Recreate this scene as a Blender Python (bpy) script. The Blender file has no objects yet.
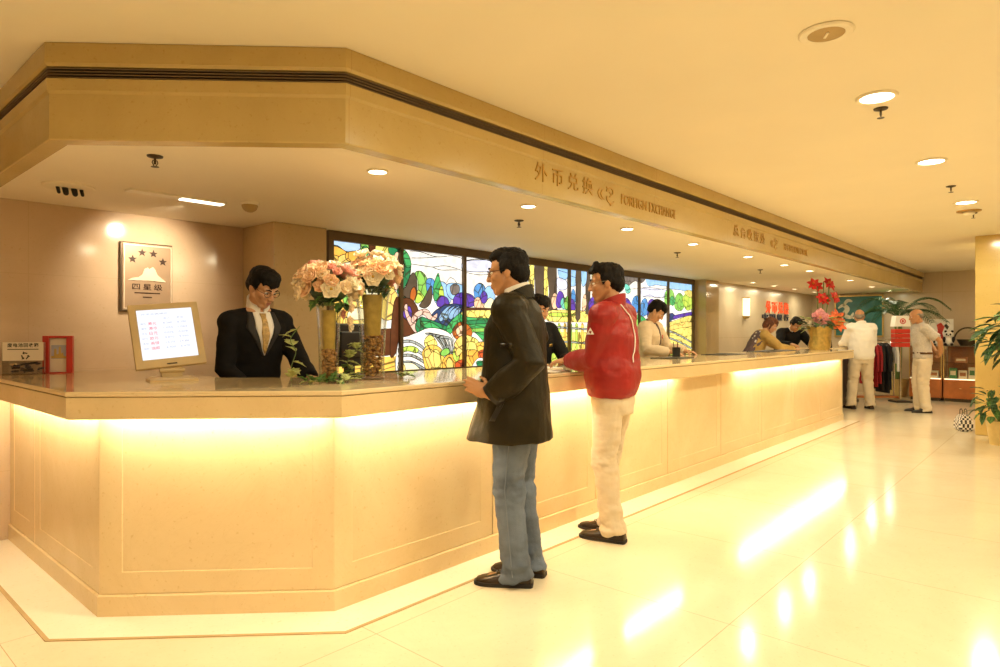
import bpy, bmesh, math, random
from mathutils import Vector, Matrix, noise
from mathutils.bvhtree import BVHTree
random.seed(7)
V = Vector
PI = math.pi
scene = bpy.context.scene
COL = scene.collection

# ------------------------------------------------------------------ materials
def nodes_of(name):
    m = bpy.data.materials.new(name)
    m.use_nodes = True
    return m, m.node_tree, m.node_tree.nodes['Principled BSDF']

def mat(name, col, rough=.5, metal=0, spec=.5, var=.06, vscale=12, bump=0, bscale=60, trans=0, coat=0, sheen=0, ior=1.45):
    """plain surface whose colour drifts a little with object-space noise"""
    m, nt, b = nodes_of(name)
    b.inputs['Roughness'].default_value = rough
    b.inputs['Metallic'].default_value = metal
    b.inputs['Specular IOR Level'].default_value = spec
    b.inputs['IOR'].default_value = ior
    b.inputs['Transmission Weight'].default_value = trans
    b.inputs['Coat Weight'].default_value = coat
    b.inputs['Sheen Weight'].default_value = sheen
    tc = nt.nodes.new('ShaderNodeTexCoord')
    n = nt.nodes.new('ShaderNodeTexNoise'); n.inputs['Scale'].default_value = vscale; n.inputs['Detail'].default_value = 4
    nt.links.new(tc.outputs['Object'], n.inputs['Vector'])
    r = nt.nodes.new('ShaderNodeValToRGB')
    r.color_ramp.elements[0].position = .3; r.color_ramp.elements[1].position = .7
    r.color_ramp.elements[0].color = (*[c*(1-var) for c in col], 1)
    r.color_ramp.elements[1].color = (*[min(1, c*(1+var)) for c in col], 1)
    nt.links.new(n.outputs['Fac'], r.inputs['Fac'])
    nt.links.new(r.outputs['Color'], b.inputs['Base Color'])
    if bump:
        n2 = nt.nodes.new('ShaderNodeTexNoise'); n2.inputs['Scale'].default_value = bscale; n2.inputs['Detail'].default_value = 5
        nt.links.new(tc.outputs['Object'], n2.inputs['Vector'])
        bp = nt.nodes.new('ShaderNodeBump'); bp.inputs['Strength'].default_value = bump; bp.inputs['Distance'].default_value = .01
        nt.links.new(n2.outputs['Fac'], bp.inputs['Height']); nt.links.new(bp.outputs['Normal'], b.inputs['Normal'])
    return m

def emis(name, col, strength, base=(.8, .8, .8), var=0, vscale=30):
    m, nt, b = nodes_of(name)
    b.inputs['Base Color'].default_value = (*base, 1)
    b.inputs['Roughness'].default_value = .35
    b.inputs['Emission Color'].default_value = (*col, 1)
    b.inputs['Emission Strength'].default_value = strength
    if var:
        tc = nt.nodes.new('ShaderNodeTexCoord')
        n = nt.nodes.new('ShaderNodeTexNoise'); n.inputs['Scale'].default_value = vscale; n.inputs['Detail'].default_value = 3
        nt.links.new(tc.outputs['Object'], n.inputs['Vector'])
        r = nt.nodes.new('ShaderNodeValToRGB')
        r.color_ramp.elements[0].position = .3; r.color_ramp.elements[1].position = .7
        r.color_ramp.elements[0].color = (*[c*(1-var) for c in col], 1)
        r.color_ramp.elements[1].color = (*[c*(1+var*.5) for c in col], 1)
        nt.links.new(n.outputs['Fac'], r.inputs['Fac'])
        nt.links.new(r.outputs['Color'], b.inputs['Emission Color'])
    return m

def marble(name, c0, c1, vein, rough=.15, scale=1.2, seam=None, seamcol=(.35, .25, .12), coat=0, bump=0, spec=.5):
    """polished cream marble: two clouded tones, thin warm veins, optional slab seams in world metres"""
    m, nt, b = nodes_of(name)
    N, L = nt.nodes, nt.links
    b.inputs['Roughness'].default_value = rough
    b.inputs['Coat Weight'].default_value = coat
    b.inputs['Specular IOR Level'].default_value = spec
    b.inputs['Coat Roughness'].default_value = .03
    g = N.new('ShaderNodeNewGeometry')
    n1 = N.new('ShaderNodeTexNoise'); n1.inputs['Scale'].default_value = scale; n1.inputs['Detail'].default_value = 7; n1.inputs['Roughness'].default_value = .62; n1.inputs['Distortion'].default_value = .8
    L.new(g.outputs['Position'], n1.inputs['Vector'])
    r1 = N.new('ShaderNodeValToRGB')
    r1.color_ramp.elements[0].position = .32; r1.color_ramp.elements[0].color = (*c0, 1)
    r1.color_ramp.elements[1].position = .68; r1.color_ramp.elements[1].color = (*c1, 1)
    L.new(n1.outputs['Fac'], r1.inputs['Fac'])
    n2 = N.new('ShaderNodeTexNoise'); n2.inputs['Scale'].default_value = scale*1.7; n2.inputs['Detail'].default_value = 9; n2.inputs['Roughness'].default_value = .7; n2.inputs['Distortion'].default_value = 2.2
    L.new(g.outputs['Position'], n2.inputs['Vector'])
    r2 = N.new('ShaderNodeValToRGB')
    e = r2.color_ramp.elements
    e[0].position = .485; e[0].color = (0, 0, 0, 1); e[1].position = .515; e[1].color = (0, 0, 0, 1)
    k = e.new(.5); k.color = (.10, .10, .10, 1)
    L.new(n2.outputs['Fac'], r2.inputs['Fac'])
    mx = N.new('ShaderNodeMixRGB'); mx.inputs['Color2'].default_value = (*vein, 1)
    L.new(r2.outputs['Color'], mx.inputs['Fac']); L.new(r1.outputs['Color'], mx.inputs['Color1'])
    out = mx.outputs['Color']
    n3 = N.new('ShaderNodeTexNoise'); n3.inputs['Scale'].default_value = 55; n3.inputs['Detail'].default_value = 2
    L.new(g.outputs['Position'], n3.inputs['Vector'])
    r3 = N.new('ShaderNodeValToRGB'); r3.color_ramp.elements[0].position = .26; r3.color_ramp.elements[0].color = (.9, .86, .78, 1); r3.color_ramp.elements[1].position = .36; r3.color_ramp.elements[1].color = (1, 1, 1, 1)
    L.new(n3.outputs['Fac'], r3.inputs['Fac'])
    mz = N.new('ShaderNodeMixRGB'); mz.blend_type = 'MULTIPLY'; mz.inputs['Fac'].default_value = 1
    L.new(out, mz.inputs['Color1']); L.new(r3.outputs['Color'], mz.inputs['Color2']); out = mz.outputs['Color']
    if seam:
        ax, size, w, offs = seam          # which two world axes, slab sizes, joint width, offsets
        sep = N.new('ShaderNodeSeparateXYZ'); L.new(g.outputs['Position'], sep.inputs[0])
        lines = []
        for a, s, o in zip(ax, size, offs):
            ad = N.new('ShaderNodeMath'); ad.operation = 'ADD'; ad.inputs[1].default_value = 100*s - o; L.new(sep.outputs[a], ad.inputs[0])
            mo = N.new('ShaderNodeMath'); mo.operation = 'MODULO'; mo.inputs[1].default_value = s; L.new(ad.outputs[0], mo.inputs[0])
            lt = N.new('ShaderNodeMath'); lt.operation = 'LESS_THAN'; lt.inputs[1].default_value = w; L.new(mo.outputs[0], lt.inputs[0])
            lines.append(lt.outputs[0])
        o = lines[0]
        if len(lines) > 1:
            mm = N.new('ShaderNodeMath'); mm.operation = 'MAXIMUM'; L.new(lines[0], mm.inputs[0]); L.new(lines[1], mm.inputs[1]); o = mm.outputs[0]
        ms = N.new('ShaderNodeMath'); ms.operation = 'MULTIPLY'; ms.inputs[1].default_value = .6; L.new(o, ms.inputs[0])
        m2 = N.new('ShaderNodeMixRGB'); m2.inputs['Color2'].default_value = (*seamcol, 1)
        L.new(ms.outputs[0], m2.inputs['Fac']); L.new(out, m2.inputs['Color1']); out = m2.outputs['Color']
    L.new(out, b.inputs['Base Color'])
    return m

def thin_glass(name, tint=(.97, .98, .95), gloss=.9):
    """clear thin glass: mostly see-through, mirror-like at grazing angles"""
    m, nt, b = nodes_of(name); N, L = nt.nodes, nt.links
    N.remove(b)
    t = N.new('ShaderNodeBsdfTransparent'); t.inputs[0].default_value = (*tint, 1)
    g = N.new('ShaderNodeBsdfGlossy'); g.inputs['Roughness'].default_value = .03; g.inputs[0].default_value = (gloss, gloss, gloss, 1)
    f = N.new('ShaderNodeLayerWeight'); f.inputs[0].default_value = .5
    pw = N.new('ShaderNodeMath'); pw.operation = 'POWER'; pw.inputs[1].default_value = 2.2; L.new(f.outputs['Facing'], pw.inputs[0])
    md = N.new('ShaderNodeMath'); md.operation = 'MULTIPLY_ADD'; md.inputs[1].default_value = .75; md.inputs[2].default_value = .03; L.new(pw.outputs[0], md.inputs[0])
    x = N.new('ShaderNodeMixShader'); L.new(md.outputs[0], x.inputs[0]); L.new(t.outputs[0], x.inputs[1]); L.new(g.outputs[0], x.inputs[2])
    L.new(x.outputs[0], N['Material Output'].inputs['Surface'])
    return m

# ------------------------------------------------------------------ mesh builder
def frame_z(d):
    d = V(d).normalized()
    up = V((0, 0, 1)) if abs(d.z) < .95 else V((1, 0, 0))
    x = up.cross(d).normalized()
    return x, d.cross(x).normalized(), d

class MB:
    def __init__(s): s.bm = bmesh.new(); s.mi = 0
    def face(s, vs):
        try:
            f = s.bm.faces.new(vs); f.material_index = s.mi; return f
        except ValueError: return None
    def rings(s, rings, cap=True, closed=False):
        rs = [[s.bm.verts.new(p) for p in r] for r in rings]
        n = len(rs[0])
        pairs = list(zip(rs, rs[1:])) + ([(rs[-1], rs[0])] if closed else [])
        for a, b in pairs:
            for i in range(n):
                j = (i+1) % n
                s.face((a[i], a[j], b[j], b[i]))
        if cap and not closed:
            s.face(rs[0][::-1]); s.face(rs[-1])
        return s
    def box(s, c, size, M=None, bevel=0):
        c = V(c); h = V(size)/2
        if bevel:
            t = bmesh.new(); bmesh.ops.create_cube(t, size=1)
            for v in t.verts: v.co = V((v.co.x*size[0], v.co.y*size[1], v.co.z*size[2]))
            bmesh.ops.bevel(t, geom=t.edges[:], offset=bevel, segments=2, affect='EDGES', profile=.5)
            vm = {}
            for v in t.verts: vm[v] = s.bm.verts.new(c + (M @ v.co if M else v.co))
            for f in t.faces: s.face([vm[v] for v in f.verts])
            t.free(); return s
        vs = []
        for x in (-1, 1):
            for y in (-1, 1):
                for z in (-1, 1):
                    p = V((x*h.x, y*h.y, z*h.z)); vs.append(s.bm.verts.new(c + (M @ p if M else p)))
        for q in ((0, 1, 3, 2), (4, 6, 7, 5), (0, 4, 5, 1), (2, 3, 7, 6), (0, 2, 6, 4), (1, 5, 7, 3)):
            s.face([vs[i] for i in q])
        return s
    def tube(s, pts, rad, n=12, cap=True, round_ends=False, closed=False):
        pts = [V(p) for p in pts]
        if not isinstance(rad, (list, tuple)): rad = [rad]*len(pts)
        rad = list(rad)
        if round_ends:
            d0 = (pts[0]-pts[1]).normalized(); d1 = (pts[-1]-pts[-2]).normalized()
            a, ra, b, rb = pts[0], rad[0], pts[-1], rad[-1]
            pre = [(a+d0*ra*math.sin(t), ra*math.cos(t)) for t in (1.4, 1.0, .5)]
            post = [(b+d1*rb*math.sin(t), rb*math.cos(t)) for t in (.5, 1.0, 1.4)]
            pts = [p for p, _ in pre]+pts+[p for p, _ in post]; rad = [r for _, r in pre]+rad+[r for _, r in post]
        R = []; x = None
        for i, p in enumerate(pts):
            if closed: d = pts[(i+1) % len(pts)]-pts[i-1]
            else: d = (pts[min(i+1, len(pts)-1)]-pts[max(i-1, 0)])
            d = d.normalized() if d.length > 1e-9 else V((0, 0, 1))
            if x is None: x, y, _ = frame_z(d)
            else:
                x = (x - d*x.dot(d)); x = x.normalized() if x.length > 1e-6 else frame_z(d)[0]
                y = d.cross(x)
            R.append([p + (x*math.cos(2*PI*k/n) + y*math.sin(2*PI*k/n))*rad[i] for k in range(n)])
        return s.rings(R, cap, closed)
    def cap(s, a, b, ra, rb, n=14): return s.tube([a, b], [ra, rb], n, True, True)
    def ell(s, c, r, M=None, u=16, v=10):
        c = V(c); R = []
        for j in range(v+1):
            t = PI*(j+.0001)/(v+.0002)
            ring = []
            for i in range(u):
                p = V((r[0]*math.sin(t)*math.cos(2*PI*i/u), r[1]*math.sin(t)*math.sin(2*PI*i/u), -r[2]*math.cos(t)))
                ring.append(c + (M @ p if M else p))
            R.append(ring)
        return s.rings(R)
    def lathe(s, prof, c=(0, 0, 0), n=24, cap=True, closed=False):
        c = V(c)
        return s.rings([[c + V((r*math.cos(2*PI*k/n), r*math.sin(2*PI*k/n), z)) for k in range(n)] for r, z in prof], cap, closed)
    def prism(s, poly, ext):
        e = V(ext); a = [V(p) for p in poly]
        return s.rings([a, [p+e for p in a]])
    def quad(s, *p): s.face([s.bm.verts.new(q) for q in p]); return s
    def mesh(s, name):
        me = bpy.data.meshes.new(name)
        bmesh.ops.recalc_face_normals(s.bm, faces=s.bm.faces[:])
        s.bm.to_mesh(me); s.bm.free(); return me
    def build(s, name, m, parent=None, smooth=False, **kw):
        return link(name, s.mesh(name), m, parent, smooth, **kw)

def link(name, me, m, parent=None, smooth=False, **kw):
    for q in (m if isinstance(m, (list, tuple)) else [m]): me.materials.append(q)
    if smooth:
        for p in me.polygons: p.use_smooth = True
        if smooth != 'all':
            try: me.set_sharp_from_angle(angle=math.radians(40))
            except Exception: pass
    o = bpy.data.objects.new(name, me); COL.objects.link(o)
    if parent is not None: o.parent = parent
    for k, v in kw.items(): o[k] = v
    return o

def thing(name, label, cat, loc=(0, 0, 0), rz=0, group=None):
    o = bpy.data.objects.new(name, None); COL.objects.link(o)
    o.empty_display_size = .1; o.location = loc; o.rotation_euler = (0, 0, rz)
    o['label'] = label; o['category'] = cat
    if group: o['group'] = group
    return o

def copy_thing(o, loc=None, rz=None, label=None, parent=None):
    c = o.copy(); COL.objects.link(c); c.parent = parent
    if loc is not None: c.location = loc
    if rz is not None: c.rotation_euler = (0, 0, rz)
    if label: c['label'] = label
    for ch in list(o.children): copy_thing(ch, parent=c)
    return c

def solid(mb, vox, smooth=4, fac=.5, simplify=0):
    """fuse overlapping closed shapes into one continuous skin"""
    o = bpy.data.objects.new('fuse', mb.mesh('fuse')); COL.objects.link(o)
    r = o.modifiers.new('r', 'REMESH'); r.mode = 'VOXEL'; r.voxel_size = vox; r.use_smooth_shade = True
    if smooth:
        q = o.modifiers.new('s', 'SMOOTH'); q.factor = fac; q.iterations = smooth
    dg = bpy.context.evaluated_depsgraph_get()
    me = bpy.data.meshes.new_from_object(o.evaluated_get(dg))
    old = o.data; bpy.data.objects.remove(o); bpy.data.meshes.remove(old)
    return me

def ruffle(me, amp, scale, seed=0, oct=3, where=None):
    """push the skin in and out along its normals: folds, strands"""
    off = V((seed*7.3, seed*3.1, seed*1.7)); sc = V(scale)
    nn = [v.normal.copy() for v in me.vertices]
    for v, n in zip(me.vertices, nn):
        p = V((v.co.x*sc.x, v.co.y*sc.y, v.co.z*sc.z)) + off
        a = amp if where is None else amp*where(v.co)
        if a: v.co += n*(noise.fractal(p, 1.0, 2.0, oct)*a)
    return me

def spline(pts, n=6, closed=True):
    P = [V(p) if len(p) == 3 else V((p[0], p[1], 0)) for p in pts]; N = len(P); out = []
    rng = range(N) if closed else range(N-1)
    for i in rng:
        if closed: a, b, c, d = P[i-1], P[i], P[(i+1) % N], P[(i+2) % N]
        else: a, b, c, d = P[max(i-1, 0)], P[i], P[i+1], P[min(i+2, N-1)]
        for k in range(n):
            t = k/n
            out.append(.5*((2*b) + (c-a)*t + (2*a-5*b+4*c-d)*t*t + (3*b-3*c+d-a)*t**3))
    if not closed: out.append(P[-1])
    return out

def offset_path(path, o):
    """offset a plan polyline to its right-hand side (the lobby side) with mitred corners"""
    P = [V((p[0], p[1])) for p in path]; out = []
    nrm = []
    for a, b in zip(P, P[1:]):
        d = (b-a).normalized(); nrm.append(V((d.y, -d.x)))
    for i, p in enumerate(P):
        if i == 0: n = nrm[0]; k = 1
        elif i == len(P)-1: n = nrm[-1]; k = 1
        else:
            n = (nrm[i-1]+nrm[i]).normalized(); k = 1/max(.2, n.dot(nrm[i]))
        out.append(p + n*(o*k))
    return out

def sweep(mb, path, prof):
    """sweep a closed (offset, height) profile along a plan polyline"""
    cols = [offset_path(path, o) for o, h in prof]
    rings = [[V((cols[j][i].x, cols[j][i].y, prof[j][1])) for j in range(len(prof))] for i in range(len(path))]
    return mb.rings(rings)

def text_mesh(body, width=None, height=None, depth=.004, spacing=1.0, bold=0):
    c = bpy.data.curves.new('lettering', 'FONT'); c.body = body; c.extrude = depth/2; c.space_character = spacing
    c.align_x = 'LEFT'; c.resolution_u = 3
    if bold: c.offset = bold
    o = bpy.data.objects.new('lettering', c); COL.objects.link(o)
    bpy.context.view_layer.update()
    me = bpy.data.meshes.new_from_object(o.evaluated_get(bpy.context.evaluated_depsgraph_get()))
    bpy.data.objects.remove(o); bpy.data.curves.remove(c)
    xs = [v.co.x for v in me.vertices]; ys = [v.co.y for v in me.vertices]
    w, h = max(xs)-min(xs), max(ys)-min(ys); x0, y0 = min(xs), min(ys)
    sx = width/w if width else (height/h); sy = height/h if height else sx
    for v in me.vertices: v.co = V(((v.co.x-x0)*sx, (v.co.y-y0)*sy, v.co.z))
    return me

def place_text(name, body, m, at, width, height, parent=None, depth=.004, normal='-Y', spacing=1.0, M=None, bold=0, **kw):
    me = text_mesh(body, width, height, depth, spacing, bold)
    if M is None:
        M = Matrix(((1, 0, 0), (0, 0, -1), (0, 1, 0))) if normal == '-Y' else Matrix(((0, 0, -1), (-1, 0, 0), (0, 1, 0)))
    for v in me.vertices: v.co = M @ v.co + V(at)
    return link(name, me, m, parent, **kw)
# ------------------------------------------------------------------ palette
GOLD = (1.0, .74, .40)
M = {}
M['floor'] = marble('cream polished floor marble', (.76, .65, .46), (.84, .74, .55), (.62, .48, .30), rough=.13, scale=.8, seam=((0, 1), (1.1, 1.1), .004, (.63, .05)), spec=.6)
M['border'] = marble('white border marble', (.86, .78, .62), (.92, .85, .70), (.74, .62, .42), rough=.1, scale=1.0)
M['border_line'] = mat('brown border inlay', (.50, .36, .18), .12)
M['counter'] = marble('honey counter marble', (.72, .55, .30), (.82, .65, .39), (.54, .37, .17), rough=.16, scale=1.1, spec=.45)
M['top'] = marble('countertop marble', (.74, .58, .34), (.82, .66, .42), (.56, .40, .2), rough=.07, scale=1.6)
M['fascia'] = marble('amber fascia marble', (.46, .33, .115), (.54, .40, .155), (.38, .26, .08), rough=.22, scale=1.1, seam=((0,), (1.35,), .004, (.30,)), seamcol=(.42, .27, .10))
M['wall'] = marble('rosy beige wall marble', (.56, .41, .27), (.65, .49, .34), (.46, .32, .2), rough=.12, scale=1.0, seam=((0, 2), (1.45, .62), .003, (1.09, .43)), seamcol=(.5, .36, .22))
M['column'] = marble('tan column marble', (.50, .37, .20), (.58, .44, .25), (.40, .28, .14), rough=.12, scale=1.3)
M['farwall'] = marble('pale far wall stone', (.56, .45, .31), (.64, .53, .38), (.5, .38, .24), rough=.25, scale=.7, seam=((1, 2), (.9, .9), .004, (.2, .3)))
M['pillar'] = marble('yellow pillar marble', (.58, .41, .13), (.66, .49, .19), (.44, .29, .08), rough=.15, scale=.9)
M['ceiling'] = mat('cream ceiling paint', (.86, .79, .63), .7, var=.02, vscale=1.5, spec=.2)
M['soffit'] = mat('warm white soffit paint', (.86, .77, .60), .6, var=.02, vscale=1.5, spec=.25)
M['grille_dark'] = mat('dark grille recess', (.015, .012, .01), .7)
M['grille_bar'] = mat('bronze grille blade', (.24, .165, .09), .45, metal=.3)
M['gilt'] = mat('dark gilt lettering', (.46, .27, .06), .35, metal=.6)
M['strip'] = emis('undercounter lamp', (1, .90, .64), 72.0)
M['lens'] = emis('downlight lens', (1, .88, .66), 12.0)
M['chrome'] = mat('brushed chrome', (.75, .72, .66), .2, metal=1)
M['white_trim'] = mat('white enamel trim', (.85, .78, .62), .35)
M['speaker_tan'] = mat('tan speaker cloth', (.45, .32, .14), .6, bump=.3, bscale=300)
M['dark_metal'] = mat('dark bronze metal', (.07, .05, .03), .4, metal=.7)
M['frame'] = mat('bronze window frame', (.13, .09, .05), .35, metal=.5)
M['black'] = mat('black plastic', (.015, .014, .013), .4)
M['brass'] = mat('aged brass', (.60, .42, .15), .3, metal=.9)
M['paper'] = mat('white paper', (.85, .83, .78), .6)
M['white'] = mat('white plastic', (.8, .77, .7), .4)

H_CEIL, H_SOF = 2.51, 2.135
X_FAR, Y_BACK = 15.6, 5.0

def structure(o): o['kind'] = 'structure'; return o

# ------------------------------------------------------------------ room shell
X0, Y0 = -5.0, -5.0
structure(MB().box(((X0+X_FAR)/2, (Y0+5.2)/2, -.05), (X_FAR-X0+.4, 5.2-Y0+.4, .1)).build('floor', M['floor']))
structure(MB().box(((X0+X_FAR)/2, (Y0+5.2)/2, H_CEIL+.05), (X_FAR-X0+.4, 5.2-Y0+.4, .1)).build('ceiling', M['ceiling']))
structure(MB().box(((X0+X_FAR)/2, Y_BACK+.1, H_CEIL/2), (X_FAR-X0+.4, .2, H_CEIL)).build('wall_back', M['wall']))
structure(MB().box((X_FAR+.1, (Y0+5)/2, H_CEIL/2), (.2, 5-Y0, H_CEIL)).build('wall_far', M['farwall']))
structure(MB().box((X0-.1, (Y0+5)/2, H_CEIL/2), (.2, 5-Y0, H_CEIL)).build('wall_left', M['wall']))
structure(MB().box(((X0+X_FAR)/2, Y0-.1, H_CEIL/2), (X_FAR-X0+.4, .2, H_CEIL)).build('wall_front', M['wall']))

# pale marble border along the counter foot, with a brown inlay line
FOOT = [(.985, 4.995), (.985, 3.325), (1.738, 2.572), (10.54, 2.572)]
mb = MB(); sweep(mb, FOOT, [(-.1, .0005), (.205, .0005), (.205, .004), (-.1, .004)]); structure(mb.build('trim_1', M['border']))
mb = MB(); sweep(mb, FOOT, [(.205, .0005), (.222, .0005), (.222, .0042), (.205, .0042)]); structure(mb.build('trim_2', M['border_line']))

# back wing of the lobby: the glass bay wall, its piers and the wall beyond
GX0, GX1, GY = 3.03, 9.83, 4.6
structure(MB().box((2.748, 4.76, H_SOF/2), (.464, .48, H_SOF), bevel=.006).build('wall_pier', M['column']))
structure(MB().box(((GX0+GX1)/2, 4.82, .465), (GX1-GX0+.1, .36, .93)).build('wall_sill', M['column']))
structure(MB().box((10.115, 4.7, H_SOF/2), (.49, .62, H_SOF), bevel=.006).build('wall_pier', M['column']))
structure(MB().box(((10.36+X_FAR)/2, 4.75, H_SOF/2), (X_FAR-10.36, .6, H_SOF)).build('wall_wing', M['farwall']))

# ------------------------------------------------------------------ soffit and its marble fascia with the slot grille
FP = [(.775, 4.995), (.775, 3.22), (1.633, 2.337), (X_FAR-.005, 2.337)]
inner = offset_path(FP, -.06)
mb = MB()
poly = [V((p.x, p.y, H_SOF)) for p in inner] + [V((X_FAR-.005, 4.995, H_SOF))]
mb.prism(poly, (0, 0, .06)); structure(mb.build('ceiling_soffit', M['soffit']))
mb = MB()
sweep(mb, FP, [(-.075, H_SOF+.05), (-.075, 2.107), (-.004, 2.107), (0, 2.112), (0, 2.30), (.010, 2.312), (.010, 2.362), (-.03, 2.362),
               (-.03, 2.412), (.010, 2.412), (.018, 2.425), (.018, H_CEIL-.002), (-.12, H_CEIL-.002)])
fascia = structure(mb.build('wall_fascia', M['fascia']))
mb = MB(); sweep(mb, FP, [(-.031, 2.363), (-.024, 2.363), (-.024, 2.411), (-.031, 2.411)]); gr = mb.build('air_grille', M['grille_dark'], fascia)
for k in range(4):
    h = 2.366 + k*.0125
    mb = MB(); sweep(mb, FP, [(-.024, h+.003), (.006, h), (.007, h+.003), (-.022, h+.0062)]); mb.build('grille_blade', M['grille_bar'], gr)

# fascia lettering
def emblem(name, at, s, m, parent):
    mb = MB(); cur = [mb]
    def arc(cx, cz, r, a0, a1, w0, w1):
        n = 12; o = []; i_ = []
        for k in range(n+1):
            t = a0+(a1-a0)*k/n; w = w0+(w1-w0)*k/n
            o.append(V((cx+(r+w/2)*math.cos(t), 0, cz+(r+w/2)*math.sin(t)))); i_.append(V((cx+(r-w/2)*math.cos(t), 0, cz+(r-w/2)*math.sin(t))))
        for k in range(n):
            cur[0].prism([o[k], o[k+1], i_[k+1], i_[k]], (0, -.005, 0))
    arc(.30, .5, .28, 1.9, 4.5, .05, .07); arc(.42, .5, .24, 1.9, 4.5, .05, .07)
    left = mb; mb = MB(); cur[0] = mb
    arc(.70, .72, .17, -.6, 3.4, .05, .1); arc(.72, .34, .2, 2.6, 5.9, .10, .05); arc(.66, .55, .1, -1.6, 1.6, .06, .06)
    mb.ell((.72, -.002, .06), (.06, .004, .06)); mb.ell((.5, -.002, .88), (.05, .004, .05))
    def done(mb, nm):
        for v in mb.bm.verts: v.co = V(at) + V((v.co.x*s*1.6, v.co.y, v.co.z*s))
        mb.build(nm, m, parent)
    done(left, name); done(mb, name)

sg = thing('wall_sign', 'dark gilt FOREIGN EXCHANGE lettering with Chinese characters on the marble fascia above the two customers', 'sign', (2.93, 2.337, 2.15))
place_text('chinese_lettering', '外币兑换', M['gilt'], (0, -.003, .03), .60, .105, sg, depth=.006, spacing=1.55)
emblem('emblem', (.66, 0, -.005), .135, M['gilt'], sg)
place_text('english_word', 'FOREIGN', M['gilt'], (.95, -.003, .03), .35, .07, sg, depth=.006, spacing=1.05)
place_text('english_word', 'EXCHANGE', M['gilt'], (1.34, -.003, .03), .42, .07, sg, depth=.006, spacing=1.05)
sg = thing('wall_sign', 'dark gilt RECEPTION DESK lettering on the marble fascia nearer its far end', 'sign', (5.83, 2.337, 2.15))
place_text('chinese_lettering', '总台收银处', M['gilt'], (0, -.003, .03), .80, .105, sg, depth=.006, spacing=1.5)
emblem('emblem', (.97, 0, -.005), .135, M['gilt'], sg)
place_text('english_word', 'RECEPTION', M['gilt'], (1.37, -.003, .03), .50, .07, sg, depth=.006, spacing=1.05)
place_text('english_word', 'DESK', M['gilt'], (1.93, -.003, .03), .25, .07, sg, depth=.006, spacing=1.05)

# ------------------------------------------------------------------ reception counter
ct = thing('reception_counter', 'long honey marble reception counter with chamfered corner and glowing strip under its top', 'counter', (1.738, 2.572, 0))
def cpart(mb, name, m, parent=None, **kw):
    for v in mb.bm.verts: v.co -= V((1.738, 2.572, 0))
    return mb.build(name, m, parent or ct, **kw)
mb = MB(); sweep(mb, FOOT, [(-.04, .004), (0, .004), (0, .094), (-.006, .100), (-.04, .100)]); cpart(mb, 'plinth', M['counter'])
mb = MB(); sweep(mb, FOOT, [(-.63, .06), (-.05, .06), (-.05, 1.015), (-.63, 1.015)]); cpart(mb, 'carcass', M['counter'])
mb = MB(); sweep(mb, FOOT, [(.108, .918), (.128, .918), (.137, .923), (.137, 1.014), (-.04, 1.014), (-.04, .990), (.108, .990)]); cpart(mb, 'apron', M['counter'])
mb = MB(); sweep(mb, FOOT, [(-.72, 1.016), (.132, 1.016), (.141, 1.021), (.141, 1.034), (.136, 1.040), (-.72, 1.040)]); cpart(mb, 'countertop', M['top'])
def bay(p, q):
    """one facing slab with a mitred picture-frame border"""
    p, q = V((p[0], p[1], 0)), V((q[0], q[1], 0)); d = (q-p).normalized(); n = V((d.y, -d.x, 0)); L = (q-p).length
    mb = MB(); z0, z1 = .101, .988; g = .003; b = .10
    def P(u, z, o): return p + d*u + n*o + V((0, 0, z))
    O = [(g, z0), (L-g, z0), (L-g, z1), (g, z1)]
    def ins(k): return [(g+k, z0+k), (L-g-k, z0+k), (L-g-k, z1-k), (g+k, z1-k)]
    R = [[P(u, z, -.045) for u, z in O], [P(u, z, -.012) for u, z in O], [P(u, z, -.010) for u, z in ins(.004)], [P(u, z, -.010) for u, z in ins(b)],
         [P(u, z, -.0125) for u, z in ins(b+.004)]]
    mb.rings(R)
    return cpart(mb, 'front_panel', M['counter'])
bay((FOOT[0]), (.985, 4.42)); bay((.985, 4.42), (FOOT[1])); bay(FOOT[1], FOOT[2])
nb = 8; wb = (10.54-1.738)/nb
for k in range(nb): bay((1.738+k*wb, 2.572), (1.738+(k+1)*wb, 2.572))
# strip lamps under the apron
def strip(p, q):
    p, q = V((p[0], p[1], .940)), V((q[0], q[1], .940))
    mb = MB(); mb.tube([p, q], .009, 8); cpart(mb, 'light_strip', M['strip'])
F2 = offset_path(FOOT, .060)
strip((F2[0].x, 4.9), (F2[1].x, F2[1].y+.04)); strip((F2[1].x+.05, F2[1].y-.05), (F2[2].x-.05, F2[2].y+.05))
strip((F2[2].x+.06, F2[2].y), (5.15, F2[2].y)); strip((6.45, F2[2].y), (10.35, F2[2].y))

# ------------------------------------------------------------------ ceiling fixtures
def downlight_proto(r, label, group):
    t = thing('downlight', label, 'ceiling light', group=group)
    MB().lathe([(r, 0), (r*1.22, 0), (r*1.25, -.004), (r*1.18, -.012), (r, -.010)], n=28, closed=True).build('trim_ring', M['white_trim'], t, smooth=True)
    MB().lathe([(r*.99, -.002), (r*.99, -.006), (r*.3, -.008)], n=28).build('lens', M['lens'], t)
    return t
def light(kind, loc, power, col, size=.1, spot=None, blend=.6, aim=None, name='lamp'):
    l = bpy.data.lights.new(name, kind); l.energy = power; l.color = col
    if kind == 'AREA': l.shape = 'DISK'; l.size = size
    else: l.shadow_soft_size = size
    if kind == 'SPOT': l.spot_size = spot; l.spot_blend = blend
    o = bpy.data.objects.new(name, l); COL.objects.link(o); o.location = loc
    if aim is not None: o.rotation_euler = (V(aim)-V(loc)).to_track_quat('-Z', 'Y').to_euler()
    return o
WARM = (1, .89, .60)
big = []
xs = [3.774, 5.45, 7.38, 9.2, 11.0, 12.8]
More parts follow.
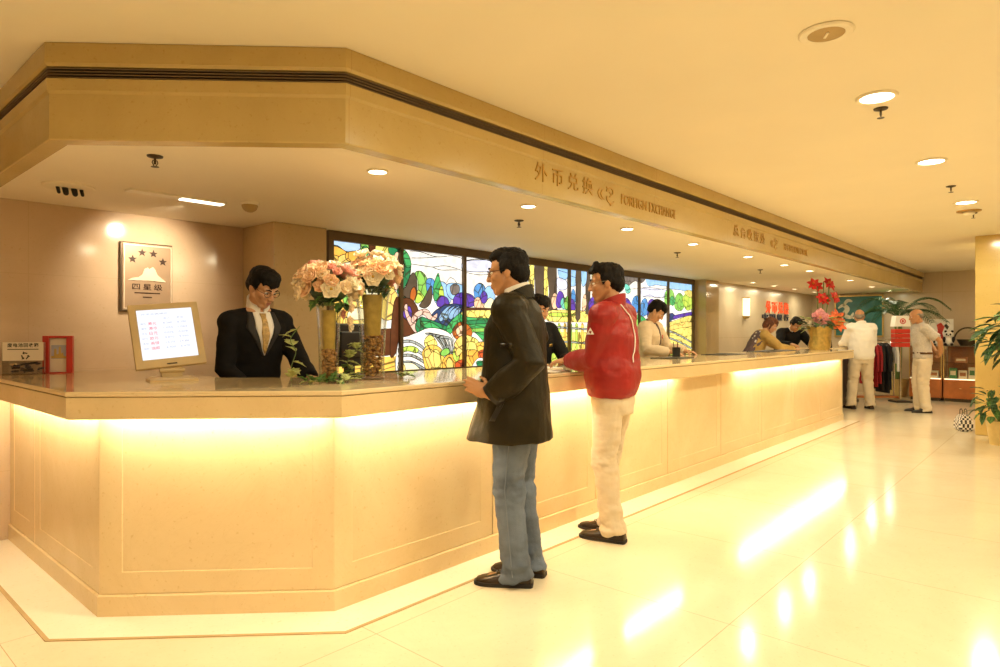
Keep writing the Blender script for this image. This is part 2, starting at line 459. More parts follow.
labs = ['nearest glowing round downlight in the main ceiling, behind the round speaker', 'second glowing downlight of the main ceiling row',
        'third downlight of the main ceiling row, beside the smoke detector', 'fourth downlight of the main ceiling row', 'fifth downlight of the main ceiling row', 'farthest downlight of the main ceiling row']
proto = None
for x, lb in zip(xs, labs):
    if x > 9: continue
    if proto is None: proto = downlight_proto(.078, lb, 'main ceiling downlights'); proto.location = (x, .765, H_CEIL)
    else: copy_thing(proto, (x, .765, H_CEIL), label=lb)
P_MAIN, P_SOF = 17.5, 5.5
for x in (-3, -1, .9, 2.6, 3.774, 5.45, 7.38, 9.2, 11.0, 12.8):  # row extended past its fixtures by added lamps, some out of view
    light('AREA', (x, .765, H_CEIL-.02), P_MAIN*(1 if x > 0 else 1), WARM, .16)
for x in (-2, 1.5, 5, 8.5, 12):  # added out-of-view ceiling lamps, general fill without fixtures
    light('AREA', (x, -2.4, H_CEIL-.02), P_MAIN*1.3, WARM, .16)
sx = [2.085, 3.32, 4.58, 5.78, 7.15, 8.34, 9.35, 11.47]
place = ['above the flower vases', 'behind the fascia lettering', 'above the man in the red jacket', 'before the second fascia lettering', 'under the second fascia lettering',
         'above the middle of the long counter', 'left of the red amaryllis', 'above the man in white']
p2 = None
for x, lb in zip(sx, place):
    lb = 'small recessed downlight in the soffit ' + lb
    if p2 is None: p2 = downlight_proto(.045, lb, 'soffit downlights'); p2.location = (x, 2.70, H_SOF)
    else: copy_thing(p2, (x, 2.70, H_SOF), label=lb)
    light('AREA', (x, 2.70, H_SOF-.02), P_SOF, WARM, .09)
for x, lb in zip((10.94, 11.95, 13.08, 14.32), ('nearest the wall sconce', 'left of the red wall characters', 'above the red wall characters', 'nearest the far corner')):
    copy_thing(p2, (x, 4.05, H_SOF), label='small downlight washing the wing wall, ' + lb)
    light('AREA', (x, 4.05, H_SOF-.02), P_SOF*1.2, WARM, .09)
for x, lb in zip((13.4, 14.9), ('left one of the pair before the teal mural', 'right one of the pair before the teal mural')):
    copy_thing(p2, (x, 2.80, H_SOF), label='small soffit downlight, ' + lb)
    light('AREA', (x, 2.80, H_SOF-.02), P_SOF, WARM, .09)

def sprinkler(loc, label, grp):
    t = thing('sprinkler', label, 'sprinkler', loc, group=grp)
    MB().lathe([(.004, 0), (.036, 0), (.034, -.006), (.012, -.012), (.004, -.012)], n=16, closed=True).build('mount_plate', M['dark_metal'], t, smooth=True)
    mb = MB(); mb.cap((0, 0, -.01), (0, 0, -.035), .006, .006, 8)
    for s in (-1, 1): mb.tube([(s*.008, 0, -.02), (s*.013, 0, -.032), (s*.004, 0, -.048)], .0025, 6)
    mb.build('valve_body', M['dark_metal'], t)
    MB().lathe([(.002, -.050), (.018, -.051), (.018, -.053), (.002, -.053)], n=14, closed=True).build('deflector', M['dark_metal'], t)
for loc, lb in (((3.99, .79, H_CEIL), 'small dark sprinkler beside the nearest main ceiling downlight'), ((6.50, .775, H_CEIL), 'small dark sprinkler between the second and third main ceiling downlights'),
                ((8.12, .78, H_CEIL), 'farthest small dark sprinkler of the main ceiling, past the smoke detector'), ((1.21, 3.265, H_SOF), 'dark sprinkler on the soffit above the counter screen'),
                ((3.716, 3.113, H_SOF), 'dark sprinkler on the soffit above the man in the black coat'), ((6.324, 3.13, H_SOF), 'dark sprinkler on the soffit right of the man in red'),
                ((8.80, 3.16, H_SOF), 'dark sprinkler on the soffit above the far clerk counter end')):
    sprinkler(loc, lb, 'sprinklers')
t = thing('smoke_detector', 'cream smoke detector on the main ceiling past the third downlight', 'smoke detector', (7.95, .80, H_CEIL))
MB().lathe([(.01, 0), (.105, 0), (.105, -.008), (.09, -.012), (.01, -.012)], n=24, closed=True).build('base_plate', M['gilt'], t, smooth=True)
MB().lathe([(.01, -.012), (.05, -.012), (.052, -.03), (.035, -.045), (.01, -.047)], n=24, closed=True).build('sensor_head', M['white_trim'], t, smooth=True)
t = thing('ceiling_speaker', 'large round tan ceiling speaker with cream rim, nearest the camera', 'speaker', (2.83, .754, H_CEIL))
MB().lathe([(.068, 0), (.100, 0), (.104, -.005), (.096, -.012), (.070, -.010)], n=36, closed=True).build('rim', M['white_trim'], t, smooth=True)
MB().lathe([(.001, -.004), (.069, -.004), (.069, -.009), (.001, -.011)], n=36).build('grille', M['speaker_tan'], t)
MB().box((0, 0, -.013), (.05, .009, .004), Matrix.Rotation(.5, 3, 'Z')).build('bar', M['white_trim'], t)

# dome camera and recessed light trough above the back of the reception bay
t = thing('dome_camera', 'small cream dome camera on the soffit at the end of the light trough', 'camera', (2.05, 3.98, H_SOF))
MB().lathe([(.02, 0), (.058, 0), (.058, -.018), (.02, -.02)], n=20, closed=True).build('mount_ring', M['white_trim'], t, smooth=True)
MB().ell((0, 0, -.02), (.05, .05, .045)).build('dome', M['speaker_tan'], t, smooth=True)
t = thing('trough_light', 'bright recessed strip light on the soffit left of the dome camera', 'ceiling light', (1.68, 4.13, H_SOF))
MB().rings([[V((x, y, z)) for x, y in ((-.30, -.045), (.27, -.045), (.27, .045), (-.30, .045))] for z in (0, -.012)]).build('housing', M['white_trim'], t)
MB().box((.13, 0, -.014), (.26, .06, .006)).build('tube_lamp', emis('trough tube', (1, .9, .72), 3.5), t)
t = thing('recessed_spot_cluster', 'ceiling plate holding small dark spot heads above the plaque wall, left edge', 'ceiling light', (1.13, 4.30, H_SOF))
MB().lathe([(.01, 0), (.13, 0), (.13, -.01), (.12, -.014), (.01, -.014)], n=28, closed=True).build('plate', M['soffit'], t, smooth=True)
for x, r in ((-.055, .010), (-.02, .016), (.025, .016), (.062, .010)):
    MB().cap((x, 0, -.012), (x+.004, -.01, -.045), r, r*.9, 10).build('spot_head', M['black'], t, smooth=True)
light('SPOT', (1.80, 4.35, H_SOF-.03), 45, (1, .84, .6), .03, 1.5, 1.0, (1.80, 5.0, 1.72))

# ------------------------------------------------------------------ camera
cam = bpy.data.cameras.new('camera'); cam.sensor_width = 36; cam.lens = 648/1000*36
cam.shift_y = -.0015; cam.clip_start = .02
co = bpy.data.objects.new('camera', cam); COL.objects.link(co); co.location = (0, 0, 1.3)
co.rotation_euler = V((.7474, .6644, 0)).to_track_quat('-Z', 'Y').to_euler()
scene.camera = co
w = bpy.data.worlds.new('world'); scene.world = w; w.use_nodes = True
w.node_tree.nodes['Background'].inputs[0].default_value = (1, .8, .5, 1); w.node_tree.nodes['Background'].inputs[1].default_value = .05
vs = scene.view_settings; vs.view_transform = 'Standard'; vs.look = 'None'; vs.gamma = 1; vs.exposure = .2
try: vs.use_curve_mapping = False
except Exception: pass
scene.cycles.use_denoising = True
scene.cycles.max_bounces = 10; scene.cycles.diffuse_bounces = 6; scene.cycles.glossy_bounces = 4; scene.cycles.transmission_bounces = 8; scene.cycles.transparent_max_bounces = 24
scene.cycles.sample_clamp_indirect = 6; scene.cycles.caustics_reflective = False; scene.cycles.caustics_refractive = False
ART=[('sky',1,[(3.035,2.089),(3.191,2.089),(3.385,2.084),(3.364,2.013),(3.281,1.98),(3.211,1.982),(3.141,2.017),(3.035,2.023)]),
('white',1,[(3.035,2.031),(3.093,2.021),(3.141,2.017),(3.083,1.987),(3.035,1.974)]),
('orange',1,[(3.035,1.99),(3.093,2.012),(3.141,2.009),(3.211,1.982),(3.261,1.944),(3.231,1.891),(3.141,1.85),(3.035,1.859)]),
('amber',1,[(3.035,1.924),(3.102,1.939),(3.171,1.92),(3.211,1.873),(3.181,1.803),(3.102,1.773),(3.035,1.793)]),
('gold',1,[(3.141,1.917),(3.221,1.958),(3.281,1.938),(3.251,1.859),(3.181,1.828)]),
('orange',1,[(3.221,1.966),(3.302,1.99),(3.385,1.99),(3.385,1.921),(3.281,1.895),(3.221,1.915)]),
('pale',1,[(3.181,1.87),(3.281,1.895),(3.405,1.888),(3.427,1.82),(3.281,1.776),(3.201,1.804)]),
('green',1,[(3.161,1.835),(3.231,1.866),(3.291,1.845),(3.261,1.809),(3.191,1.812)]),
('pale',1,[(3.035,1.793),(3.122,1.782),(3.201,1.771),(3.161,1.701),(3.064,1.68),(3.035,1.711)]),
('cream',1,[(3.035,1.711),(3.161,1.735),(3.281,1.708),(3.261,1.639),(3.102,1.599),(3.035,1.612)]),
('leaf',1,[(3.374,2.075),(3.469,2.076),(3.469,1.997),(3.416,1.975),(3.374,2.006)]),
('green',1,[(3.385,2.024),(3.427,2.045),(3.458,2.005),(3.427,1.941),(3.385,1.955)]),
('brown',1,[(3.458,2.083),(3.534,2.083),(3.534,1.968),(3.523,1.809),(3.458,1.805),(3.469,1.963)]),
('yellow',1,[(3.534,2.065),(3.611,2.082),(3.701,2.073),(3.69,2.018),(3.6,1.992),(3.534,2.003)]),
('deepgreen',1,[(3.678,2.07),(3.77,2.08),(3.828,2.058),(3.816,1.993),(3.735,1.977),(3.678,2.008)]),
('pale',1,[(3.534,1.986),(3.644,2.005),(3.735,1.977),(3.781,1.899),(3.735,1.787),(3.622,1.745),(3.534,1.792)]),
('rose',1,[(3.556,1.917),(3.644,1.942),(3.701,1.875),(3.644,1.8),(3.556,1.829)]),
('amber',1,[(3.622,1.834),(3.735,1.86),(3.816,1.811),(3.828,1.72),(3.735,1.679),(3.644,1.728)]),
('amber',1,[(3.161,1.701),(3.251,1.723),(3.281,1.64),(3.271,1.521),(3.221,1.418),(3.161,1.35),(3.122,1.416),(3.141,1.567)]),
('leaf',1,[(3.191,1.661),(3.251,1.672),(3.291,1.606),(3.281,1.513),(3.231,1.503),(3.191,1.569)]),
('gold',1,[(3.251,1.715),(3.333,1.711),(3.385,1.61),(3.364,1.489),(3.302,1.402),(3.281,1.521),(3.291,1.606)]),
('yellow',1,[(3.333,1.711),(3.427,1.716),(3.448,1.578),(3.405,1.456),(3.364,1.489),(3.385,1.61)]),
('pale',1,[(3.241,1.469),(3.322,1.505),(3.427,1.491),(3.448,1.422),(3.343,1.386),(3.241,1.401)]),
('gold',1,[(3.201,1.418),(3.302,1.402),(3.427,1.404),(3.448,1.317),(3.322,1.283),(3.201,1.317)]),
('amber',1,[(3.035,1.596),(3.141,1.6),(3.141,1.467),(3.102,1.317),(3.035,1.316)]),
('cream',1,[(3.427,1.716),(3.534,1.74),(3.6,1.672),(3.578,1.495),(3.469,1.405),(3.437,1.56)]),
('gold',1,[(3.578,1.671),(3.712,1.696),(3.781,1.609),(3.758,1.445),(3.622,1.407),(3.556,1.512)]),
('brown',1,[(3.035,1.316),(3.211,1.351),(3.448,1.317),(3.758,1.318),(3.793,1.136),(3.578,1.088),(3.161,1.133),(3.035,1.152)]),
('deepgreen',1,[(3.781,2.063),(3.852,2.051),(3.911,2.001),(3.935,1.911),(3.911,1.798),(3.852,1.703),(3.793,1.645),(3.77,1.681),(3.84,1.812),(3.852,1.941),(3.781,2.026)]),
('green',1,[(3.852,2.051),(3.911,2.001),(3.935,1.911),(3.875,1.897),(3.84,1.977)]),
('peach',1,[(3.758,2.024),(3.816,1.993),(3.852,1.904),(3.828,1.793),(3.77,1.681),(3.724,1.733),(3.712,1.912)]),
('trunk',1,[(3.793,1.664),(3.863,1.704),(3.923,1.818),(3.972,1.849),(4.008,1.767),(3.996,1.636),(3.935,1.578),(3.852,1.538),(3.793,1.536)]),
('rust',1,[(3.935,1.689),(3.984,1.719),(3.996,1.645),(3.959,1.578),(3.923,1.605)]),
('leaf',1,[(3.984,1.849),(4.045,1.872),(4.108,1.839),(4.146,1.756),(4.133,1.66),(4.058,1.61),(4.021,1.674),(4.021,1.768)]),
('lime',1,[(4.021,1.693),(4.07,1.658),(4.095,1.621),(4.033,1.572),(3.984,1.579),(3.996,1.636)]),
('deepgreen',1,[(3.793,1.609),(3.852,1.63),(3.887,1.594),(3.863,1.538),(3.793,1.527)]),
('aqua',1,[(3.805,1.591),(3.863,1.621),(3.887,1.576),(3.852,1.547),(3.805,1.555)]),
('blue',1,[(4.12,1.783),(4.171,1.814),(4.223,1.789),(4.223,1.683),(4.171,1.643),(4.133,1.679)]),
('skyblue',1,[(4.223,1.703),(4.301,1.784),(4.381,1.769),(4.449,1.674),(4.421,1.575),(4.275,1.57),(4.223,1.607)]),
('skyblue',1,[(4.381,1.749),(4.462,1.783),(4.616,1.762),(4.616,1.641),(4.49,1.617),(4.408,1.653)]),
('green',1,[(4.223,1.607),(4.21,1.721),(4.236,1.799),(4.275,1.869),(4.301,1.803),(4.328,1.717),(4.314,1.61)]),
('lime',1,[(4.288,1.706),(4.328,1.747),(4.354,1.651),(4.328,1.582),(4.288,1.59)]),
('trunk',1,[(4.146,1.699),(4.184,1.739),(4.197,1.644),(4.171,1.567),(4.108,1.527),(4.033,1.544),(4.083,1.602)]),
('violet',1,[(4.262,1.608),(4.314,1.649),(4.394,1.633),(4.421,1.575),(4.341,1.543),(4.262,1.55)]),
('grey',1,[(4.435,1.742),(4.49,1.775),(4.559,1.759),(4.559,1.699),(4.49,1.666),(4.449,1.684)]),
('violet',1,[(4.476,1.577),(4.49,1.646),(4.559,1.689),(4.659,1.693),(4.76,1.667),(4.79,1.587),(4.716,1.554),(4.545,1.549)]),
('navy',1,[(4.171,1.433),(4.249,1.512),(4.381,1.564),(4.518,1.578),(4.659,1.552),(4.716,1.483),(4.63,1.38),(4.381,1.359),(4.249,1.377)]),
('steel',1,[(4.275,1.416),(4.314,1.484),(4.394,1.545),(4.449,1.556),(4.381,1.495),(4.328,1.407)]),
('steel',1,[(4.341,1.426),(4.381,1.495),(4.462,1.547),(4.511,1.558),(4.449,1.507),(4.394,1.417)]),
('steel',1,[(4.408,1.437),(4.449,1.507),(4.531,1.549),(4.573,1.56),(4.518,1.518),(4.462,1.428)]),
('steel',1,[(4.476,1.448),(4.518,1.518),(4.602,1.551),(4.637,1.562),(4.588,1.53),(4.531,1.439)]),
('brown',1,[(3.735,1.571),(3.852,1.611),(3.947,1.597),(4.021,1.506),(3.984,1.393),(4.033,1.291),(3.911,1.217),(3.805,1.163),(3.69,1.085)]),
('violet',1,[(3.84,1.483),(3.911,1.54),(3.947,1.467),(3.899,1.411),(3.852,1.428)]),
('rose',1,[(3.852,1.538),(3.887,1.558),(3.899,1.484),(3.947,1.42),(3.996,1.393),(4.033,1.3),(3.972,1.3),(3.899,1.392),(3.863,1.465)]),
('rose',1,[(3.935,1.42),(3.996,1.487),(4.095,1.517),(4.158,1.5),(4.197,1.453),(4.262,1.483),(4.249,1.425),(4.171,1.405),(4.095,1.46),(4.021,1.44),(3.959,1.384)]),
('deepgreen',1,[(3.984,1.356),(4.045,1.441),(4.146,1.423),(4.249,1.396),(4.381,1.359),(4.462,1.32),(4.381,1.261),(4.146,1.281),(4.021,1.291)]),
('green',1,[(4.045,1.394),(4.171,1.395),(4.301,1.339),(4.381,1.28),(4.249,1.31),(4.095,1.347)]),
('green',1,[(4.381,1.339),(4.49,1.439),(4.616,1.501),(4.864,1.517),(5.143,1.513),(5.175,1.321),(5.079,1.152),(4.955,1.175),(4.775,1.3),(4.545,1.36),(4.435,1.28)]),
('deepgreen',1,[(4.602,1.4),(4.804,1.423),(5.111,1.427),(5.111,1.396),(4.804,1.382),(4.602,1.37)]),
('leaf',1,[(4.63,1.33),(4.864,1.341),(5.111,1.342),(5.111,1.311),(4.864,1.3),(4.659,1.3)]),
('white',1,[(3.781,1.209),(3.899,1.263),(4.021,1.3),(4.146,1.338),(4.301,1.329),(4.435,1.28),(4.49,1.181),(4.462,1.044),(4.354,0.91),(4.171,0.843),(3.781,0.864)]),
('bluegrey',1,[(3.793,1.218),(3.923,1.226),(4.045,1.187),(4.146,1.11),(4.133,1.101),(4.033,1.164),(3.923,1.203),(3.793,1.198)]),
('bluegrey',1,[(3.793,1.155),(3.923,1.161),(4.045,1.122),(4.146,1.05),(4.133,1.041),(4.033,1.099),(3.923,1.138),(3.793,1.135)]),
('bluegrey',1,[(3.793,1.091),(3.923,1.097),(4.045,1.056),(4.146,0.99),(4.133,0.981),(4.033,1.033),(3.923,1.074),(3.793,1.071)]),
('bluegrey',1,[(3.793,1.027),(3.923,1.032),(4.045,0.99),(4.146,0.931),(4.133,0.922),(4.033,0.967),(3.923,1.009),(3.793,1.007)]),
('bluegrey',1,[(3.793,0.964),(3.923,0.967),(4.045,0.925),(4.146,0.871),(4.133,0.862),(4.033,0.902),(3.923,0.944),(3.793,0.944)]),
('bluegrey',1,[(3.793,0.9),(3.923,0.903),(4.045,0.859),(4.146,0.811),(4.133,0.802),(4.033,0.836),(3.923,0.88),(3.793,0.88)]),
('lime',1,[(3.793,1.145),(3.923,1.171),(4.021,1.141),(3.996,1.104),(3.899,1.125),(3.793,1.109)]),
('pale',1,[(3.793,1.009),(3.947,1.013),(4.045,0.943),(3.972,0.919),(3.793,0.955)]),
('bluegrey',1,[(4.12,1.291),(4.223,1.281),(4.314,1.203),(4.381,1.105),(4.362,1.105),(4.296,1.19),(4.21,1.267),(4.12,1.279)]),
('bluegrey',1,[(4.166,1.285),(4.277,1.271),(4.354,1.193),(4.405,1.094),(4.386,1.095),(4.335,1.18),(4.264,1.258),(4.166,1.27)]),
('bluegrey',1,[(4.212,1.279),(4.333,1.261),(4.394,1.183),(4.43,1.084),(4.411,1.084),(4.376,1.169),(4.32,1.248),(4.212,1.26)]),
('bluegrey',1,[(4.259,1.273),(4.389,1.251),(4.435,1.172),(4.454,1.073),(4.435,1.074),(4.416,1.159),(4.376,1.238),(4.259,1.25)]),
('bluegrey',1,[(4.306,1.267),(4.446,1.241),(4.476,1.162),(4.479,1.063),(4.46,1.063),(4.457,1.148),(4.432,1.227),(4.306,1.24)]),
('yellow',1,[(4.095,1.215),(4.158,1.271),(4.223,1.242),(4.262,1.175),(4.197,1.128),(4.12,1.149)]),
('amber',1,[(4.07,1.112),(4.133,1.167),(4.223,1.175),(4.314,1.135),(4.354,1.047),(4.314,0.932),(4.197,0.879),(4.108,0.96),(4.083,1.036)]),
('gold',1,[(4.095,1.111),(4.171,1.138),(4.236,1.079),(4.249,0.973),(4.197,0.899),(4.133,0.997)]),
('yellow',1,[(4.223,1.127),(4.288,1.107),(4.314,1.009),(4.275,0.914),(4.223,0.993)]),
('leaf',1,[(4.301,1.106),(4.381,1.144),(4.435,1.113),(4.394,1.075),(4.328,1.067)]),
('orange',1,[(4.354,1.047),(4.435,1.084),(4.518,1.052),(4.545,0.961),(4.49,0.884),(4.381,0.89),(4.328,0.97)]),
('gold',1,[(4.394,1.036),(4.449,1.044),(4.476,0.964),(4.435,0.897),(4.381,0.948)]),
('lime',1,[(4.476,1.122),(4.531,1.151),(4.559,1.061),(4.531,1.002),(4.476,1.043)]),
('rust',1,[(4.462,1.3),(4.518,1.379),(4.602,1.4),(4.702,1.361),(4.746,1.28),(4.659,1.219),(4.518,1.231)]),
('peach',1,[(4.518,1.33),(4.602,1.37),(4.659,1.31),(4.602,1.25),(4.531,1.27)]),
('gold',1,[(4.49,1.171),(4.545,1.24),(4.63,1.27),(4.659,1.199),(4.602,1.1),(4.518,1.062)]),
('yellow',1,[(4.63,1.26),(4.746,1.249),(4.834,1.207),(4.864,1.114),(4.76,1.075),(4.63,1.099)]),
('amber',1,[(4.602,1.1),(4.746,1.117),(4.804,1.033),(4.746,0.933),(4.63,0.938),(4.559,1.021)]),
('orange',1,[(4.687,1.098),(4.804,1.115),(4.894,1.041),(4.849,0.97),(4.746,0.974)]),
('red',1,[(4.518,1.002),(4.616,1.019),(4.644,0.947),(4.573,0.9),(4.504,0.943)]),
('amber',1,[(4.804,1.177),(4.925,1.196),(4.971,1.112),(4.925,1.03),(4.834,1.094)]),
('red',1,[(4.834,1.094),(4.925,1.113),(4.986,1.049),(4.925,0.988),(4.849,1.032)]),
('white',1,[(4.746,0.954),(4.834,1.032),(4.955,1.008),(4.986,0.902),(4.864,0.846),(4.746,0.872)]),
('deepgreen',1,[(4.804,0.992),(4.894,1.0),(4.925,0.947),(4.849,0.929)]),
('gold',1,[(3.781,0.937),(3.828,1.008),(3.863,0.97),(3.852,0.86),(3.781,0.864)]),
('skyblue',1,[(4.616,2.204),(4.864,2.209),(5.175,2.208),(5.175,2.133),(4.955,2.093),(4.746,2.105),(4.616,2.063)]),
('lilac',1,[(4.616,2.003),(4.864,2.044),(5.111,2.043),(5.175,1.962),(4.864,1.92),(4.616,1.922)]),
('blue',1,[(4.775,1.668),(4.775,1.75),(4.849,1.805),(4.925,1.778),(4.955,1.676),(4.925,1.601),(4.819,1.588)]),
('skyblue',1,[(4.94,1.633),(4.925,1.726),(4.986,1.781),(5.064,1.764),(5.095,1.671),(5.064,1.596)]),
('peach',1,[(4.79,1.546),(4.775,1.627),(4.834,1.66),(4.894,1.611),(4.925,1.55)]),
('pale',1,[(4.925,1.55),(4.971,1.634),(5.032,1.658),(5.111,1.597),(5.143,1.545)]),
('violet',1,[(4.864,1.661),(4.909,1.726),(4.971,1.687),(4.955,1.613),(4.894,1.6)]),
('brown',1,[(4.616,1.541),(4.864,1.548),(5.175,1.546),(5.175,1.524),(4.864,1.517),(4.616,1.511)]),
('yellow',1,[(4.616,1.511),(4.864,1.527),(5.175,1.524),(5.175,1.45),(4.864,1.445),(4.616,1.461)]),
('yellow',1,[(5.648,2.109),(5.738,2.116),(5.756,1.89),(5.738,1.663),(5.684,1.525),(5.613,1.658)]),
('skyblue',1,[(5.305,2.189),(5.508,2.186),(5.648,2.176),(5.648,1.862),(5.474,1.829),(5.305,1.863)]),
('green',1,[(5.305,1.69),(5.474,1.763),(5.648,1.704),(5.72,1.572),(5.508,1.521),(5.305,1.538)]),
('trunk',0,[(5.774,2.165),(5.941,2.168),(5.941,1.948),(5.922,1.785),(5.96,1.532),(5.774,1.528),(5.793,1.756),(5.756,1.959)]),
('yellow',1,[(5.941,2.145),(6.017,2.151),(6.017,1.999),(5.979,1.834),(6.017,1.673),(5.941,1.578)]),
('trunk',0,[(6.017,2.174),(6.192,2.166),(6.173,1.986),(6.133,1.795),(6.192,1.549),(5.998,1.544),(6.036,1.767),(5.998,1.975)]),
('skyblue',1,[(6.212,2.132),(6.394,2.122),(6.394,1.953),(6.272,1.933),(6.212,1.989)]),
('lilac',1,[(6.192,1.94),(6.374,1.915),(6.374,1.819),(6.212,1.811)]),
('peach',1,[(6.075,1.675),(6.133,1.76),(6.212,1.716),(6.212,1.609),(6.114,1.571)]),
('violet',1,[(6.173,1.702),(6.232,1.788),(6.313,1.756),(6.333,1.661),(6.252,1.586),(6.173,1.608)]),
('aqua',1,[(6.252,1.634),(6.292,1.707),(6.374,1.698),(6.394,1.614),(6.313,1.576)]),
('leaf',1,[(6.333,1.661),(6.394,1.735),(6.477,1.69),(6.457,1.58),(6.353,1.577)]),
('blue',1,[(6.477,1.763),(6.519,1.826),(6.562,1.767),(6.562,1.669),(6.498,1.642)]),
('violet',1,[(6.415,1.663),(6.498,1.703),(6.562,1.644),(6.541,1.557),(6.415,1.567)]),
('skyblue',1,[(6.415,2.124),(6.583,2.112),(6.583,1.891),(6.457,1.86),(6.415,1.93)]),
('yellow',1,[(6.017,1.545),(6.353,1.565),(6.779,1.563),(7.216,1.548),(7.216,1.43),(6.669,1.424),(6.017,1.428)]),
('lime',1,[(6.056,1.522),(6.353,1.529),(6.562,1.509),(6.353,1.481),(6.056,1.487)]),
('trunk',0,[(6.583,2.137),(6.691,2.133),(6.691,1.947),(6.669,1.697),(6.669,1.474),(6.604,1.423),(6.562,1.472),(6.604,1.695),(6.562,1.939)]),
('trunk',0,[(6.779,2.127),(6.891,2.123),(6.891,1.908),(6.846,1.704),(6.891,1.528),(6.779,1.526),(6.823,1.753),(6.779,1.902)]),
('skyblue',1,[(6.691,2.096),(6.801,2.104),(6.801,1.928),(6.713,1.873)]),
('peach',1,[(6.713,1.699),(6.779,1.776),(6.801,1.627),(6.713,1.549)]),
('violet',1,[(6.846,1.653),(6.936,1.745),(7.028,1.685),(7.005,1.569),(6.868,1.565)]),
('yellow',1,[(6.936,2.088),(7.121,2.089),(7.168,1.845),(7.028,1.736),(6.936,1.86)]),
('trunk',1,[(6.982,1.709),(7.074,1.764),(7.074,1.455),(6.982,1.428)]),
('leaf',1,[(6.094,1.394),(6.137,1.383),(6.129,1.276),(6.141,1.135),(6.106,1.077),(6.094,1.23)]),
('lime',1,[(6.208,1.395),(6.252,1.383),(6.244,1.276),(6.256,1.133),(6.22,1.074),(6.208,1.229)]),
('amber',1,[(6.325,1.396),(6.37,1.384),(6.362,1.276),(6.374,1.131),(6.337,1.072),(6.325,1.228)]),
('leaf',1,[(6.444,1.397),(6.49,1.385),(6.482,1.276),(6.494,1.129),(6.457,1.069),(6.444,1.227)]),
('lime',1,[(6.566,1.398),(6.613,1.386),(6.604,1.275),(6.617,1.127),(6.579,1.066),(6.566,1.226)]),
('amber',1,[(6.691,1.399),(6.739,1.387),(6.73,1.275),(6.743,1.125),(6.704,1.063),(6.691,1.225)]),
('leaf',1,[(6.819,1.401),(6.868,1.388),(6.859,1.275),(6.872,1.123),(6.832,1.061),(6.819,1.225)]),
('lime',1,[(6.95,1.402),(7.0,1.39),(6.991,1.274),(7.005,1.121),(6.963,1.058),(6.95,1.224)]),
('amber',1,[(7.084,1.403),(7.135,1.391),(7.126,1.274),(7.14,1.119),(7.098,1.055),(7.084,1.223)]),
('bluegrey',1,[(6.017,1.37),(6.669,1.35),(7.216,1.326),(7.216,1.307),(6.669,1.331),(6.017,1.352)]),
('bluegrey',1,[(6.017,1.207),(6.669,1.176),(7.216,1.157),(7.216,1.137),(6.669,1.157),(6.017,1.189)]),
('lime',1,[(6.017,1.067),(6.457,1.081),(7.216,1.026),(7.216,0.857),(6.457,0.886),(6.017,0.95)]),
('grey',1,[(7.716,2.09),(7.929,2.076),(8.094,2.087),(8.292,2.071),(8.178,1.993),(7.984,2.01),(7.822,1.932),(7.716,1.954)]),
('aqua',1,[(7.716,1.954),(7.848,1.933),(7.875,1.852),(7.769,1.833)]),
('skyblue',1,[(8.32,2.087),(8.616,2.091),(8.958,2.082),(8.958,1.992),(8.616,1.989),(8.378,1.961)]),
('lilac',1,[(8.206,1.924),(8.556,1.942),(8.958,1.917),(8.958,1.827),(8.496,1.808),(8.206,1.811)]),
('violet',1,[(7.716,1.681),(7.769,1.765),(7.875,1.714),(7.929,1.577),(7.769,1.56)]),
('blue',1,[(7.902,1.66),(7.956,1.772),(8.066,1.805),(8.094,1.665),(8.038,1.552),(7.902,1.563)]),
('blue',1,[(8.15,1.639),(8.206,1.754),(8.32,1.772),(8.378,1.645),(8.32,1.543),(8.15,1.526)]),
('violet',1,[(8.349,1.587),(8.378,1.731),(8.496,1.779),(8.586,1.709),(8.616,1.564),(8.466,1.503),(8.349,1.515)]),
('navy',1,[(8.349,1.558),(8.466,1.59),(8.526,1.489),(8.408,1.444)]),
('violet',1,[(8.616,1.622),(8.677,1.727),(8.8,1.716),(8.863,1.599),(8.738,1.507),(8.616,1.534)]),
('green',1,[(7.875,1.493),(8.094,1.539),(8.32,1.472),(8.32,1.329),(8.15,1.272),(7.875,1.328)]),
('leaf',1,[(7.929,1.439),(8.094,1.483),(8.234,1.399),(8.094,1.328)]),
('skyblue',1,[(8.99,2.069),(9.386,2.062),(9.807,2.053),(9.807,1.941),(9.386,1.953),(8.99,1.964)]),
('leaf',1,[(8.863,1.793),(8.894,1.899),(9.022,1.95),(9.152,1.911),(9.185,1.79),(9.054,1.709),(8.894,1.719)]),
('leaf',1,[(9.185,1.729),(9.218,1.837),(9.352,1.905),(9.489,1.848),(9.523,1.708),(9.386,1.626),(9.218,1.653)]),
('lime',1,[(9.454,1.8),(9.558,1.898),(9.699,1.888),(9.807,1.813),(9.807,1.685),(9.593,1.647)]),
('green',1,[(9.022,1.784),(9.119,1.848),(9.218,1.776),(9.119,1.696)]),
('yellow',1,[(9.523,1.928),(9.664,1.966),(9.807,1.941),(9.807,1.845),(9.628,1.87)]),
('navy',1,[(8.958,1.541),(9.119,1.589),(9.251,1.515),(9.119,1.483),(8.99,1.451)]),
('violet',1,[(9.152,1.544),(9.386,1.58),(9.807,1.621),(9.807,1.572),(9.454,1.534),(9.185,1.499)]),
('yellow',1,[(8.958,1.42),(9.251,1.485),(9.807,1.556),(9.807,1.268),(9.386,1.238),(8.99,1.27)]),
('gold',1,[(9.054,1.391),(9.523,1.457),(9.807,1.46),(9.807,1.396),(9.386,1.362),(9.054,1.33)]),
('bluegrey',1,[(8.99,1.33),(9.318,1.269),(9.807,1.14),(9.807,1.114),(9.318,1.244),(8.99,1.306)]),
('bluegrey',1,[(8.99,1.225),(9.318,1.167),(9.807,1.044),(9.807,1.018),(9.318,1.142),(8.99,1.2)]),
